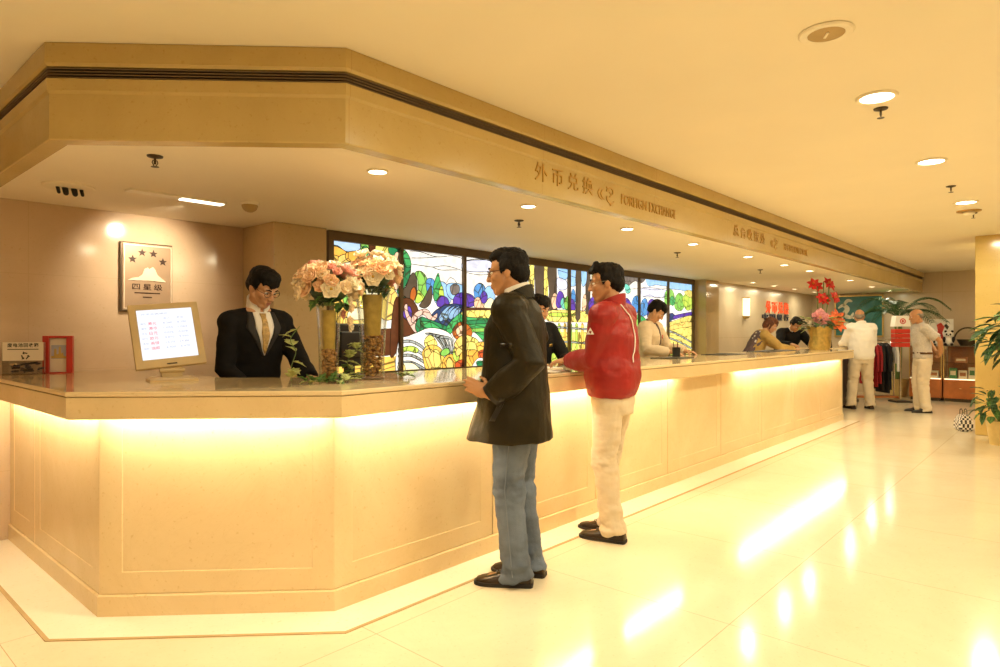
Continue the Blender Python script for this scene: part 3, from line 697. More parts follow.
('bluegrey',1,[(8.99,1.119),(9.318,1.065),(9.807,0.947),(9.807,0.922),(9.318,1.04),(8.99,1.095)]),
('bluegrey',1,[(8.99,1.013),(9.318,0.963),(9.807,0.851),(9.807,0.826),(9.318,0.938),(8.99,0.989)]),
('bluegrey',1,[(8.99,0.908),(9.318,0.861),(9.807,0.755),(9.807,0.729),(9.318,0.836),(8.99,0.884)]),
('yellow',1,[(8.99,1.104),(9.386,1.051),(9.807,0.979),(9.807,0.899),(9.251,0.992),(8.99,1.028)]),
('lime',1,[(8.99,0.938),(9.251,0.977),(9.593,0.937),(9.807,0.883),(9.807,0.787),(8.99,0.817)]),
('leaf',1,[(9.119,0.919),(9.454,0.941),(9.735,0.885),(9.454,0.847)]),
('peach',1,[(8.616,1.241),(8.863,1.27),(8.958,1.18),(8.863,1.001),(8.646,1.036)])]
LINES=[[(3.911,2.047),(4.045,2.051),(4.197,2.026),(4.301,2.026),(4.462,2.05),(4.616,2.033)],[(3.935,1.985),(4.095,1.999),(4.249,2.021)],[(3.935,1.929),(4.095,1.923),(4.197,1.921),(4.381,1.945),(4.616,1.912)],[(4.197,1.921),(4.301,1.9),(4.462,1.912),(4.531,1.916)],[(4.381,1.779),(4.421,1.83),(4.476,1.824),(4.531,1.777)],[(4.616,2.013),(4.834,2.051),(5.079,2.04)],[(4.616,1.902),(4.864,1.889),(5.111,1.926)],[(7.769,1.874),(8.15,1.921),(8.556,1.913),(8.958,1.962)],[(8.206,1.796),(8.437,1.835),(8.616,1.798),(8.958,1.842)],[(6.192,2.035),(6.394,2.013)],[(6.415,1.991),(6.583,1.965)]]
# ------------------------------------------------------------------ backlit leaded-glass picture (coordinates in metres on its own plane: X, height)
GC = dict(sky=(.55, .78, 1), skyblue=(.38, .68, .98), white=(1, .98, .9), cream=(1, .95, .72), pale=(1, .93, .62), orange=(.95, .52, .08), amber=(1, .66, .12), gold=(1, .76, .2),
          yellow=(1, .88, .22), lime=(.62, .85, .12), leaf=(.28, .66, .12), green=(.06, .48, .14), deepgreen=(.02, .27, .10), aqua=(.2, .75, .62), blue=(.10, .36, .82), navy=(.02, .06, .2),
          steel=(.3, .52, .8), violet=(.12, .05, .48), lilac=(.80, .84, 1), grey=(.22, .19, .17), bluegrey=(.42, .46, .44), brown=(.12, .035, .012), trunk=(.10, .07, .045), rust=(.55, .14, .02),
          rose=(.90, .62, .52), peach=(1, .70, .45), red=(.75, .12, .03))
GM = {k: emis('glass ' + k, c, .98, base=tuple(x*.5 for x in c), var=.28, vscale=14) for k, c in GC.items()}
for k_ in GM:
    if k_ in ('sky', 'white', 'cream', 'pale', 'lilac', 'skyblue', 'trunk', 'brown'): continue
    nt = GM[k_].node_tree; N, L = nt.nodes, nt.links; b_ = N['Principled BSDF']; src = b_.inputs['Emission Color'].links[0].from_socket   # fine came lines inside each piece
    tc_ = N.new('ShaderNodeTexCoord'); vo = N.new('ShaderNodeTexVoronoi'); vo.feature = 'DISTANCE_TO_EDGE'; vo.inputs['Scale'].default_value = 8.5
    L.new(tc_.outputs['Object'], vo.inputs['Vector'])
    gt = N.new('ShaderNodeMath'); gt.operation = 'GREATER_THAN'; gt.inputs[1].default_value = .035; L.new(vo.outputs['Distance'], gt.inputs[0])
    mu_ = N.new('ShaderNodeMixRGB'); mu_.inputs['Color1'].default_value = (.02, .02, .015, 1); L.new(gt.outputs[0], mu_.inputs['Fac']); L.new(src, mu_.inputs['Color2'])
    L.new(mu_.outputs['Color'], b_.inputs['Emission Color'])
GM['lead'] = mat('lead came', (.02, .02, .018), .5, metal=.5)
keys = list(GM)
G_BOT, G_TOP = .95, 2.055
MULL = [3.08, 3.80, 4.616, 5.50, 6.415, 7.25, 8.094, 8.958, 9.78]
win = thing('stained_glass_window', 'long backlit leaded glass picture of trees, terraces and fields behind the counter', 'stained glass', (GX0, GY, G_BOT))
def clip(poly, axis, val, sgn):
    out = []
    for a, b in zip(poly, poly[1:]+poly[:1]):
        ia, ib = (a[axis]-val)*sgn >= 0, (b[axis]-val)*sgn >= 0
        if ia: out.append(a)
        if ia != ib:
            t = (val-a[axis])/(b[axis]-a[axis]); out.append(a + (b-a)*t)
    return out
shapes = [(c, [V((p.x, p.y, 0)) for p in (spline(q, 4) if k else [V((x, h, 0)) for x, h in q])]) for c, k, q in ART]
for a, b in zip(MULL, MULL[1:]):
    mb = MB(); mid = (a+b)/2
    def put(poly, col, y):
        poly = clip(clip(clip(clip(poly, 0, a, 1), 0, b, -1), 1, G_BOT, 1), 1, G_TOP, -1)
        if len(poly) < 3: return
        mb.mi = keys.index(col)
        vs = [mb.bm.verts.new((p.x-GX0, y, p.y-G_BOT)) for p in poly]
        f = mb.face(vs)
        if f: bmesh.ops.triangulate(mb.bm, faces=[f])
    mb.mi = keys.index('white'); mb.box((mid-GX0, .004, (G_TOP-G_BOT)/2), (b-a, .006, G_TOP-G_BOT))
    bands = [('yellow', .95, 1.30), ('pale', 1.30, 1.38)] if a > 5.3 else [('amber', .95, 1.08)]
    for c, z0, z1 in bands: put([V((a, z0, 0)), V((b, z0, 0)), V((b, z1, 0)), V((a, z1, 0))], c, .0005)
    for i, (c, poly) in enumerate(shapes):
        xs_ = [p.x for p in poly]
        if max(xs_) < a or min(xs_) > b: continue
        y = -.0004*(i+1)*.1
        put(poly, c, y - .0002)
        cx = sum(p.x for p in poly)/len(poly); cz = sum(p.y for p in poly)/len(poly)
        w_ = .0065
        for p, q in zip(poly, poly[1:]+poly[:1]):
            d = q-p
            if d.length < 1e-5: continue
            n_ = V((-d.y, d.x, 0)).normalized()*w_/2; e = d.normalized()*w_*.3
            put([p+n_-e, q+n_+e, q-n_+e, p-n_-e], 'lead', y - .00022)
    for ln in LINES:
        pts = spline(ln, 5, False)
        for p, q in zip(pts, pts[1:]):
            d = q-p
            if d.length < 1e-5: continue
            n_ = V((-d.y, d.x, 0)).normalized()*.003
            put([p+n_, q+n_, q-n_, p-n_], 'lead', -.0075)
    me = mb.mesh('glass_pane'); link('glass_pane', me, [GM[k] for k in keys], win)
L_ = GX1-GX0
MB().box((L_/2, -.012, G_TOP-G_BOT+.04), (L_, .05, .08)).build('head_rail', M['frame'], win)
MB().box((L_/2, -.012, -.012), (L_, .05, .03)).build('sill_rail', M['frame'], win)
for x in MULL:
    end = x in (MULL[0], MULL[-1])
    xx = x-GX0 + (-.025 if x == MULL[0] else .025 if x == MULL[-1] else 0)
    MB().box((xx, -.012, (G_TOP-G_BOT)/2), (.05 if end else .034, .045, G_TOP-G_BOT)).build('mullion', M['frame'], win)
# ------------------------------------------------------------------ things on the wall and the counter
HC = 1.040
M['plaque'] = mat('brushed champagne metal', (.40, .28, .18), .4, metal=.35)
M['plaque_edge'] = mat('dark plaque edge', (.10, .07, .04), .4, metal=.5)
M['relief'] = mat('bright polished relief', (.80, .68, .52), .4, metal=.2)
M['star'] = mat('dark bronze star', (.05, .022, .012), .45, metal=.1)
pq = thing('wall_plaque', 'square metal four star plaque with mountain relief on the marble wall behind the counter screen', 'plaque', (1.79, 4.995, 1.45))
MB().box((0, -.010, .24), (.35, .02, .49), bevel=.004).build('backing', M['plaque_edge'], pq)
MB().box((0.004, -.021, .24), (.335, .012, .475), bevel=.004).build('face_plate', M['plaque'], pq)
MB().rings([[V((x, y, z)) for x, z in ((-.150-k, .02-k), (.158+k, .02-k), (.158+k, .462+k), (-.150-k, .462+k))] for k, y in ((0, -.0265), (0, -.031), (.006, -.031), (.006, -.0265))], cap=False, closed=True).build('border', M['relief'], pq)
for x, z in ((-.098, .365), (-.036, .415), (.040, .412), (.104, .358)):
    p = [V((x + (.029 if i % 2 == 0 else .012)*math.sin(i*PI/5), -.027, z + (.029 if i % 2 == 0 else .012)*math.cos(i*PI/5))) for i in range(10)]
    MB().prism(p, (0, -.005, 0)).build('star', M['star'], pq)
mt = [(-.13, .215), (-.10, .232), (-.06, .240), (-.035, .262), (-.02, .300), (.0, .312), (.012, .300), (.035, .318), (.05, .300), (.066, .262), (.085, .245), (.115, .222), (.125, .213), (.0, .218)]
MB().prism([V((x, -.027, z)) for x, z in mt], (0, -.006, 0)).build('mountain_relief', M['relief'], pq)
place_text('lettering', '四星级', M['star'], (-.10, -.029, .150), .20, .045, pq, depth=.003, spacing=1.4)
for z, w_ in ((.128, .17), (.098, .06)):
    MB().box((.0, -.028, z), (w_, .003, .008)).build('lettering_line', M['star'], pq)

# exchange rate screen
M['beige'] = mat('warm beige monitor plastic', (.56, .42, .22), .35)
M['screen'] = emis('lit screen', (.86, .92, 1.0), .95, base=(.1, .1, .1))
M['ink_red'] = emis('red screen ink', (.80, .08, .14), .8, base=(.5, .02, .05))
M['ink_grey'] = emis('grey screen ink', (.40, .45, .55), .8, base=(.2, .2, .25))
mo = thing('exchange_rate_screen', 'beige flat computer monitor showing a white rate table on the chamfered counter corner', 'monitor', (1.43, 3.62, HC), -.24)
R = Matrix.Rotation(-.09, 3, 'Y') @ Matrix.Rotation(-.34, 3, 'X')     # leans back
def tilt(mb, base=V((0, .0, .075))):
    for v in mb.bm.verts: v.co = base + R @ v.co
    return mb
def tilt_obj(o, base=V((0, .0, .075))):
    for v in o.data.vertices: v.co = base + R @ v.co
W_, H_ = .345, .365
tilt(MB().box((0, .012, H_/2), (W_, .030, H_), bevel=.006)).build('casing', M['beige'], mo)
tilt(MB().box((0, .045, H_/2), (.26, .05, .25), bevel=.015)).build('back_cover', M['beige'], mo)
tilt(MB().rings([[V((sx_*(W_/2-i), -.004, i*.9 if sz < 0 else H_-i)) for sx_, sz in ((-1, -1), (1, -1), (1, 1), (-1, 1))] for i in (.004, .034)], cap=False)).build('bezel', M['beige'], mo)
sw, sh = W_-.075, H_-.085
tilt(MB().box((0, -.0045, H_/2+.006), (sw, .003, sh))).build('screen', M['screen'], mo)
def scr(name, body, x, z, w_, h_, m):
    o = place_text(name, body, m, (x, -.0064, z), w_, h_, mo, depth=.0006); tilt_obj(o)
ztop = H_/2+.006+sh/2
scr('heading', '外币兑换牌价', -sw/2+.02, ztop-.030, .13, .010, M['ink_grey'])
scr('heading', '买入', -.01, ztop-.058, .032, .012, M['ink_grey']); scr('heading', '卖出', .055, ztop-.058, .032, .012, M['ink_grey'])
for i, (a, b, c) in enumerate((('美元', '8.260', '8.290'), ('港币', '1.055', '1.063'), ('日元', '0.076', '0.078'), ('欧元', '9.870', '9.950'), ('英镑', '14.75', '14.86'), ('瑞郎', '6.420', '6.470'))):
    z = ztop-.084-i*.028
    scr('rate_figure', a, -sw/2+.012, z, .026, .011, M['ink_grey'])
    scr('currency_name', a, -sw/2+.048, z-.003, .040, .018, M['ink_red'])
    scr('rate_figure', b, -.015, z, .045, .010, M['ink_grey']); scr('rate_figure', c, .055, z, .045, .010, M['ink_grey'])
tilt(MB().box((.0, -.006, .017), (.05, .003, .006))).build('button_bar', M['dark_metal'], mo)
MB().rings([[V((x, y, z)) for x, y in ((-w_, -d_), (w_, -d_), (w_, d_+.03), (-w_, d_+.03))] for w_, d_, z in ((.115, .085, 0), (.115, .085, .010), (.09, .06, .020))]).build('stand_base', M['beige'], mo)
MB().rings([[V((x, y+.03, z)) for x, y in ((-.05, -.02), (.05, -.02), (.05, .03), (-.05, .03))] for z in (.015, .10)]).build('stand_neck', M['beige'], mo)
MB().tube([(-.06, .015, .055), (.06, .015, .055)], .014, 10).build('hinge', M['beige'], mo)

# battery collection box and red leaflet stand against the wall
M['acrylic'] = thin_glass('clear acrylic', (.93, .93, .92))
M['dark_fill'] = mat('used batteries and scraps', (.06, .05, .07), .5, var=.5, vscale=40)
M['card'] = mat('cream card', (.72, .62, .48), .6, var=.02)
M['red_lacquer'] = mat('red lacquer', (.52, .035, .02), .3)
M['ink'] = mat('black print', (.03, .025, .02), .6)
bx = thing('collection_box', 'clear box with white recycling label standing on the counter against the wall', 'box', (1.045, 4.84, HC), -.42)
bx.scale = (.82, .9, .9)
for c, s in (((0, -.07, .075), (.26, .004, .15)), ((0, .07, .11), (.26, .004, .22)), ((-.128, 0, .11), (.004, .14, .22)), ((.128, 0, .11), (.004, .14, .22)), ((0, 0, .003), (.26, .14, .006))):
    MB().box(c, s).build('wall_sheet', M['acrylic'], bx)
for i in range(26):
    a = random.uniform(0, PI); c = V((random.uniform(-.10, .10), random.uniform(-.05, .05), random.uniform(.016, .075)))
    d = V((math.cos(a), math.sin(a), random.uniform(-.2, .2)))*.024
    MB().cap(c-d, c+d, .007, .007, 8).build('battery', random.choice([M['dark_fill'], M['chrome'], M['black'], M['dark_fill']]), bx)
lab = MB().box((0, -.076, .158), (.25, .006, .125)).build('label_card', M['card'], bx)
place_text('lettering', '废电池回收箱', M['ink'], (-.095, -.0795, .186), .19, .028, bx, depth=.001, spacing=1.15, bold=.02)
MB().box((0, -.0795, .172), (.19, .001, .005)).build('lettering_line', M['ink'], bx)
rec = thing('tmp', 'tmp', 'tmp'); bpy.data.objects.remove(rec)
for k in range(3):
    a = k*2*PI/3 + PI/2
    def q(r, t): return V((.012+r*math.cos(a+t), -.0795, .128+r*math.sin(a+t)))
    MB().prism([q(.026, -.75), q(.026, .30), q(.034, .30), q(.021, .85), q(.010, .30), q(.017, .30), q(.017, -.75)], (0, -.001, 0)).build('recycling_arrow', M['ink'], bx)

fs = thing('leaflet_stand', 'red framed leaflet stand holding a picture card, beside the battery collection box', 'stand', (1.205, 4.80, HC), -.45)
FW, FH = .160, .236
for nm, c, s in (('side_rail', (-FW/2+.017, 0, FH/2), (.034, .05, FH)), ('side_rail', (FW/2-.017, 0, FH/2), (.034, .05, FH)), ('top_rail', (0, 0, FH-.007), (FW-.069, .05, .014)), ('foot', (0, .02, .004), (FW-.069, .09, .008))):
    MB().box(c, s, bevel=.002).build(nm, M['red_lacquer'], fs)
MB().box((0, 0, .118), (FW-.07, .004, .22)).build('card', M['card'], fs)
M['sky_print'] = mat('printed dusk sky', (.42, .42, .50), .5, var=.2, vscale=8)
M['tower_print'] = mat('printed golden tower', (.55, .36, .10), .5)
MB().box((0.004, -.003, .135), (.082, .002, .085)).build('picture', M['sky_print'], fs)
MB().prism([V((x, -.0042, z)) for x, z in ((q_[0]*.74, q_[1]) for q_ in ((-.05, .095), (-.05, .108), (-.03, .112), (-.03, .15), (-.022, .158), (-.012, .15), (-.012, .12), (.002, .12), (.004, .165), (.012, .168), (.018, .165), (.02, .125), (.035, .13), (.04, .11), (.058, .105), (.058, .095)))], (0, -.001, 0)).build('printed_tower', M['tower_print'], fs)
MB().box((0.004, -.0046, .099), (.082, .001, .010)).build('printed_trees', M['ink'], fs)

# ------------------------------------------------------------------ flowers
M['glass'] = thin_glass('clear vase glass')
M['water'] = mat('amber tinted filling', (.42, .29, .07), .3, var=.25, vscale=20)
M['bark'] = mat('brown pebbles', (.36, .19, .07), .3, var=.6, vscale=45)
M['leaf'] = mat('ivy leaf green', (.10, .22, .05), .4, var=.3, vscale=20)
M['leaf_pale'] = mat('variegated leaf edge', (.58, .66, .26), .4, var=.2, vscale=25)
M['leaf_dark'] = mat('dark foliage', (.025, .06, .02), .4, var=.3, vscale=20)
M['stem'] = mat('green stem', (.14, .22, .06), .45)
M['petal_cream'] = mat('cream petals', (.90, .72, .48), .6, var=.10, vscale=25, sheen=.2)
M['petal_peach'] = mat('peach petals', (.90, .58, .34), .6, var=.12, vscale=25, sheen=.2)
M['petal_pink'] = mat('dusky pink petals', (.78, .34, .26), .6, var=.2, vscale=25, sheen=.2)
M['petal_white'] = mat('ivory petals', (.92, .82, .62), .6, var=.05, vscale=25)
M['petal_red'] = mat('scarlet petals', (.62, .025, .02), .5, var=.25, vscale=25)
M['petal_orange'] = mat('orange lily petals', (.80, .16, .04), .5, var=.25, vscale=25)
M['petal_rose'] = mat('pink peony petals', (.85, .40, .42), .6, var=.2, vscale=25)
M['pollen'] = mat('yellow centre', (.65, .42, .08), .6)

def petal(mb, length, width, M3, base, cup=.3, n=5):
    """a curved petal with real thickness"""
    top, bot = [], []
    for j in range(n+1):
        t = j/n; w_ = width*math.sin(PI*min(1, .12+.8*t)) * (1 if t < .97 else .5)
        for side, arr in ((0, top), (1, bot)):
            arr.append([V((x*w_, length*t, cup*length*t*t + .25*width*x*x - side*.0016)) for x in (-1, -.5, 0, .5, 1)])
    rr = [a + b[::-1] for a, b in zip(top, bot)]
    mb.rings([[base + M3 @ p for p in r] for r in rr])
def rose_mesh(r, seed):
    rnd = random.Random(seed); mb = MB()
    for ring, (n, el, ln, wd, cup) in enumerate(((6, .25, r, r*.50, .25), (5, .75, r*.9, r*.46, .05), (4, 1.15, r*.75, r*.4, -.15), (3, 1.4, r*.6, r*.3, -.3))):
        for k in range(n):
            a = 2*PI*k/n + ring*.6 + rnd.uniform(-.15, .15)
            petal(mb, ln*rnd.uniform(.9, 1.1), wd, Matrix.Rotation(a, 3, 'Z') @ Matrix.Rotation(el+rnd.uniform(-.1, .1), 3, 'X'), V((0, 0, 0)), cup)
    mb.mi = 1; mb.ell((0, 0, .3*r), (.15*r, .15*r, .2*r), u=8, v=5)
    return mb.mesh('blossom')
def lily_mesh(r, seed, n=6):
    rnd = random.Random(seed); mb = MB()
    for k in range(n):
        petal(mb, r*rnd.uniform(.92, 1.08), r*.30, Matrix.Rotation(2*PI*k/n, 3, 'Z') @ Matrix.Rotation(.75 if k % 2 else .6, 3, 'X'), V((0, 0, 0)), -.45)
    mb.mi = 1
    for k in range(5): mb.tube([(0, 0, 0), V((math.cos(k*1.26)*.2*r, math.sin(k*1.26)*.2*r, .6*r))], r*.02, 5)
    return mb.mesh('blossom')
def leaf_mesh(L_, W_, lobes=True):
    prof = [(0, 0), (.30, .10), (.5, .30), (.26, .38), (.36, .62), (.14, .72), (0, 1)] if lobes else [(0, 0), (.3, .2), (.42, .45), (.3, .75), (0, 1)]
    mb = MB()
    for s in (-1, 1):
        for (a, b) in zip(prof, prof[1:]):
            P_ = [V((0, a[1]*L_, -.0)), V((s*a[0]*W_, a[1]*L_, .25*a[0]*W_)), V((s*b[0]*W_, b[1]*L_, .25*b[0]*W_)), V((0, b[1]*L_, 0))]
            P_ = [V((p.x, p.y, p.z-.25*p.y*p.y/L_)) for p in P_]
            if b[0] == 0: P_ = P_[:3]
            elif a[0] == 0: P_ = P_[1:]
            mb.prism(P_, (0, 0, .0012))
    return mb.mesh('leaf')
def aim_z(d, spin=0):
    x, y, z = frame_z(d); m = Matrix((x, y, z)).transposed()
    return m @ Matrix.Rotation(spin, 3, 'Z')
def place(name, me, parent, loc, M3, s=1):
    o = bpy.data.objects.new(name, me); COL.objects.link(o); o.parent = parent
    o.matrix_local = Matrix.Translation(loc) @ M3.to_4x4() @ Matrix.Scale(s, 4)
    return o
def with_mats(me, *ms):
    for m in ms: me.materials.append(m)
    for p in me.polygons: p.use_smooth = True
    return me
ROSE = [with_mats(rose_mesh(.048, i), M[c], M['pollen']) for i, c in enumerate(('petal_cream', 'petal_peach', 'petal_pink', 'petal_white'))]
LEAF = [with_mats(leaf_mesh(.055, .05), M['leaf']), with_mats(leaf_mesh(.05, .045), M['leaf_pale']), with_mats(leaf_mesh(.06, .04, False), M['leaf_dark'])]

def vase(name, label, loc, rb, rt, h, fill):
    t = thing(name, label, 'vase', loc, group='tall glass vases on the counter')
    th = .005
    def rad(z): u = z/h; return rb + (rt-rb)*(u**2.2)
    zs = [h*k/10 for k in range(11)]
    prof = [(.001, 0)] + [(rad(z), z) for z in zs] + [(rad(z)-th, z) for z in zs[::-1][:-1]] + [(rb-th, .014), (.001, .014)]
    MB().lathe(prof, n=32).build('glass_body', M['glass'], t, smooth=True)
    mb = MB(); rnd = random.Random(len(label))
    for k in range(230):
        z = rnd.uniform(.024, fill); rr = (rad(z)-th-.013); a = rnd.uniform(0, 2*PI); q = rr*(rnd.random()**.35)
        s = rnd.uniform(.008, .0125)
        mb.ell((q*math.cos(a), q*math.sin(a), z), (s, s*rnd.uniform(.7, 1), s*rnd.uniform(.6, .9)), Matrix.Rotation(rnd.uniform(0, 3), 3, 'X'), 8, 5)
    mb.build('pebbles', M['bark'], t, smooth='all', kind='stuff')
    z1 = h*.93
    MB().lathe([(.001, fill)] + [((rad(fill+(z1-fill)*k/5)-th)*.66, fill+(z1-fill)*k/5) for k in range(6)] + [(.001, z1)], n=28).build('filling', M['water'], t, smooth=True)
    return t
def bouquet(name, label, loc, rx, rz_, n, seed, colours, stem_h, hang=False):
    t = thing(name, label, 'flowers', loc, group='rose bouquets in the tall vases')
    rnd = random.Random(seed)
    for k in range(n):
        u = (k+.5)/n; el = math.asin(1-1.25*u) if 1-1.25*u > -1 else -1.2; a = k*2.39996+rnd.uniform(-.2, .2)
        d = V((math.cos(a)*math.cos(el), math.sin(a)*math.cos(el), math.sin(el)))
        p = V((d.x*rx, d.y*rx, d.z*rz_ + rz_*.35))*rnd.uniform(.78, 1.12)
        place('blossom', ROSE[rnd.choice(colours)], t, p, aim_z(d + V((0, 0, .25)), rnd.uniform(0, 6)), rnd.uniform(.62, 1.2))
    for k in range(14):
        a = k*2*PI/14+rnd.uniform(-.2, .2)
        d = V((math.cos(a), math.sin(a), -.5)); p = V((d.x*rx*.55, d.y*rx*.55, -rz_*.25+rnd.uniform(-.02, .02)))
        place('leaf', LEAF[rnd.choice((0, 2, 2))], t, p, aim_z(V((0, 0, 1)), a-PI/2) @ Matrix.Rotation(-.5, 3, 'X'), rnd.uniform(.9, 1.4))
    for k in range(7):
        a = k*2*PI/7
        MB().tube([(math.cos(a)*.02, math.sin(a)*.02, -stem_h), (math.cos(a)*.035, math.sin(a)*.035, 0), (math.cos(a)*.06, math.sin(a)*.06, rz_*.4)], .004, 6).build('stem', M['stem'], t)
    for k in range(5 if hang else 0):
        p = V((.085 + .02*math.sin(k*2), -.05+.02*(k % 3), -.03-.035*k))
        place('blossom', ROSE[(3, 0, 2, 0, 3)[k]], t, p, aim_z(V((.4, -.9, -.1))), .55+.08*(k % 2))
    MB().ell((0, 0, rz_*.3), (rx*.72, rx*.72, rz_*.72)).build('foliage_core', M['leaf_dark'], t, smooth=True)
    return t
vase('glass_vase', 'tall glass vase of brown pebbles, the left of two, holding the lower rose bouquet', (1.925, 2.90, HC), .050, .066, .40, .17)
vase('glass_vase', 'tall flared glass vase half full of brown pebbles, holding the higher rose bouquet', (2.205, 2.90, HC), .064, .098, .50, .24)
bouquet('rose_bouquet', 'lower round bouquet of cream and pink roses in the left glass vase, nearer the clerk', (1.925, 2.90, HC+.455), .145, .105, 44, 3, (0, 0, 1, 2, 3, 3, 0), .06, True)
bouquet('rose_bouquet', 'higher round bouquet of peach roses in the flared glass vase, before the stained glass', (2.205, 2.90, HC+.535), .135, .10, 44, 5, (1, 0, 1, 0, 2, 3), .06)
def ivy(label, loc, pts, leaves, seed, pale=.5, s=1):
    t = thing('ivy_sprig', label, 'ivy', loc, group='ivy sprigs on the counter')
    rnd = random.Random(seed); P_ = spline(pts, 6, False)
    MB().tube(P_, .0022, 6).build('stem', M['stem'], t)
    for k in range(leaves):
        p = P_[int((k+.6)/leaves*(len(P_)-1))]; a = rnd.uniform(0, 2*PI)
        place('leaf', LEAF[1 if rnd.random() < pale else 0], t, p, Matrix.Rotation(a, 3, 'Z') @ Matrix.Rotation(rnd.uniform(-.3, 1.1), 3, 'X'), s*rnd.uniform(.7, 1.2))
ivy('thin ivy tendril rising in front of the dark suited clerk with the tie', (1.78, 3.02, HC), [(0, 0, .006), (.0, .0, .08), (.02, -.01, .16), (.0, .01, .22), (.06, .02, .29)], 7, 11, 1.0, 1.7)
ivy('bushy ivy sprig standing between the two glass vases', (2.10, 2.93, HC), [(.04, 0, .006), (.0, .01, .05), (-.04, 0, .10), (.02, .01, .16), (.05, 0, .20)], 18, 12, .8, 1.35)
ivy('ivy trailing over the counter round the foot of the left vase', (1.86, 2.84, HC), [(-.07, .06, .012), (-.03, -.03, .014), (.06, -.05, .014), (.14, -.02, .012)], 18, 13, .4, 1.15)
ivy('short ivy tip lying at the right foot of the flared vase', (2.36, 2.83, HC), [(-.04, -.03, .012), (.02, -.02, .02), (.06, .02, .012)], 6, 14, .6, .9)

# dark monitor seen from behind between the vases
t = thing('computer_monitor', 'black flat monitor seen from behind between the two glass vases', 'monitor', (2.245, 3.18, HC), .12)
MB().box((0, 0, .185), (.33, .035, .25), bevel=.008).build('casing', M['black'], t)
MB().box((0, -.03, .19), (.20, .03, .15), bevel=.01).build('back_cover', M['black'], t)
MB().box((0, -.005, .04), (.06, .03, .08)).build('stand_neck', M['black'], t)
MB().lathe([(.001, 0), (.10, 0), (.09, .012), (.001, .014)], n=24).build('stand_base', M['black'], t, smooth=True)
MB().box((0, .0185, .185), (.30, .002, .22)).build('screen', emis('dim screen', (.3, .35, .4), .6), t)

def sheet(name, label, cat, loc, rz, size, m, group=None):
    mb = MB().box((0, 0, size[2]/2), size, bevel=min(.002, size[2]*.3)); o = mb.build(name, m)
    o.location = loc; o.rotation_euler = (0, 0, rz); o['label'] = label; o['category'] = cat
    if group: o['group'] = group
    return o
sheet('registration_form', 'white paper form under the hands of the man in red', 'paper', (3.43, 2.68, HC), .3, (.21, .297, .002), M['paper'])
sheet('folded_leaflet', 'white folded leaflet before the half hidden dark suited clerk', 'paper', (3.72, 2.86, HC), -.3, (.15, .21, .006), M['paper'])
sheet('writing_pad', 'dark writing pad lying before the clerk in the beige jacket', 'pad', (5.95, 3.0, HC), .05, (.40, .28, .008), mat('dark olive leather', (.06, .05, .03), .4))
sheet('writing_pad', 'thin black desk mat on the counter right of the beige jacket clerk', 'pad', (7.35, 3.05, HC), 0, (.60, .30, .006), M['black'])
sheet('writing_pad', 'long dark desk mat before the woman with the tan sleeves', 'pad', (9.1, 3.1, HC), 0, (1.1, .30, .006), M['black'])
t = thing('pen_holder', 'small black pen cup beside the clerk in the beige jacket', 'pen cup', (6.28, 3.12, HC))
MB().lathe([(.001, 0), (.04, 0), (.042, .10), (.038, .10), (.036, .006), (.001, .006)], n=20).build('cup', M['black'], t, smooth=True)
for k, c in enumerate(('red_lacquer', 'black', 'black')):
    a = k*2.1
    MB().cap((math.cos(a)*.012, math.sin(a)*.012, .01), (math.cos(a)*.03, math.sin(a)*.03, .15), .004, .004, 6).build('pen', M[c], t)

# big arrangement at the far counter end
M['gold_wrap'] = mat('gold foil wrap', (.62, .45, .14), .28, metal=.7, var=.25, vscale=18, bump=.4, bscale=25)
t = thing('flower_arrangement', 'tall scarlet amaryllis, pink peony and orange lily arrangement at the far counter end', 'flowers', (10.25, 2.82, HC))
mb = MB().lathe([(.001, 0), (.13, 0), (.15, .06), (.135, .18), (.16, .30), (.175, .34), (.15, .33), (.12, .2), (.001, .2)], n=36)
ruffle_me = mb.mesh('wrapped_pot'); ruffle(ruffle_me, .02, (14, 14, 8), 4); link('wrapped_pot', ruffle_me, M['gold_wrap'], t, smooth=True)
AM = with_mats(lily_mesh(.095, 1), M['petal_red'], M['pollen']); LI = with_mats(lily_mesh(.13, 2), M['petal_orange'], M['pollen'])
PE = with_mats(rose_mesh(.15, 8), M['petal_rose'], M['pollen']); WH = with_mats(rose_mesh(.05, 9), M['petal_white'], M['pollen'])
rt_ = V((.6644, -.7474, 0)); fw_ = V((.7474, .6644, 0))
def rel(r, u, f=0): return rt_*r + fw_*f + V((0, 0, u))
for r, u, f in ((-.09, .96, 0), (-.02, .93, .05), (.10, .97, -.02), (.17, .95, .06), (.0, .75, -.06), (.08, .73, .03), (.17, .76, -.05), (.24, .77, .04)):
    place('amaryllis_bloom', AM, t, rel(r, u, f), aim_z(rel(r*2.5-.05, .25, -.6-f), u*9))
for r in (-.03, .05, .12): MB().tube([rel(r*.5, .25), rel(r, .7), rel(r*1.2, 1.0)], .008, 6).build('stem', M['stem'], t)
place('peony_bloom', PE, t, rel(-.04, .44, -.08), aim_z(rel(-.2, .5, -.8)))
for r, u, f in ((.16, .42, -.08), (.24, .46, .0), (.20, .36, -.1)): place('lily_bloom', LI, t, rel(r, u, f), aim_z(rel(r, .3, -.8)))
for k in range(10):
    a = k*.63; place('small_bloom', WH, t, rel(-.22+.03*k % .2, .36+.02*(k % 4), -.12+.03*(k % 5)), aim_z(rel(math.cos(a), .5, -.5)), .9)
for k in range(46):
    a = k*2.4; r = .10+.012*(k % 12)
    place('leaf', LEAF[(0, 2, 2, 1)[k % 4]], t, V((math.cos(a)*r, math.sin(a)*r, .30+.02*(k % 9))), Matrix.Rotation(a-PI/2, 3, 'Z') @ Matrix.Rotation(.5-.12*(k % 7), 3, 'X'), 2.2+.2*(k % 5))
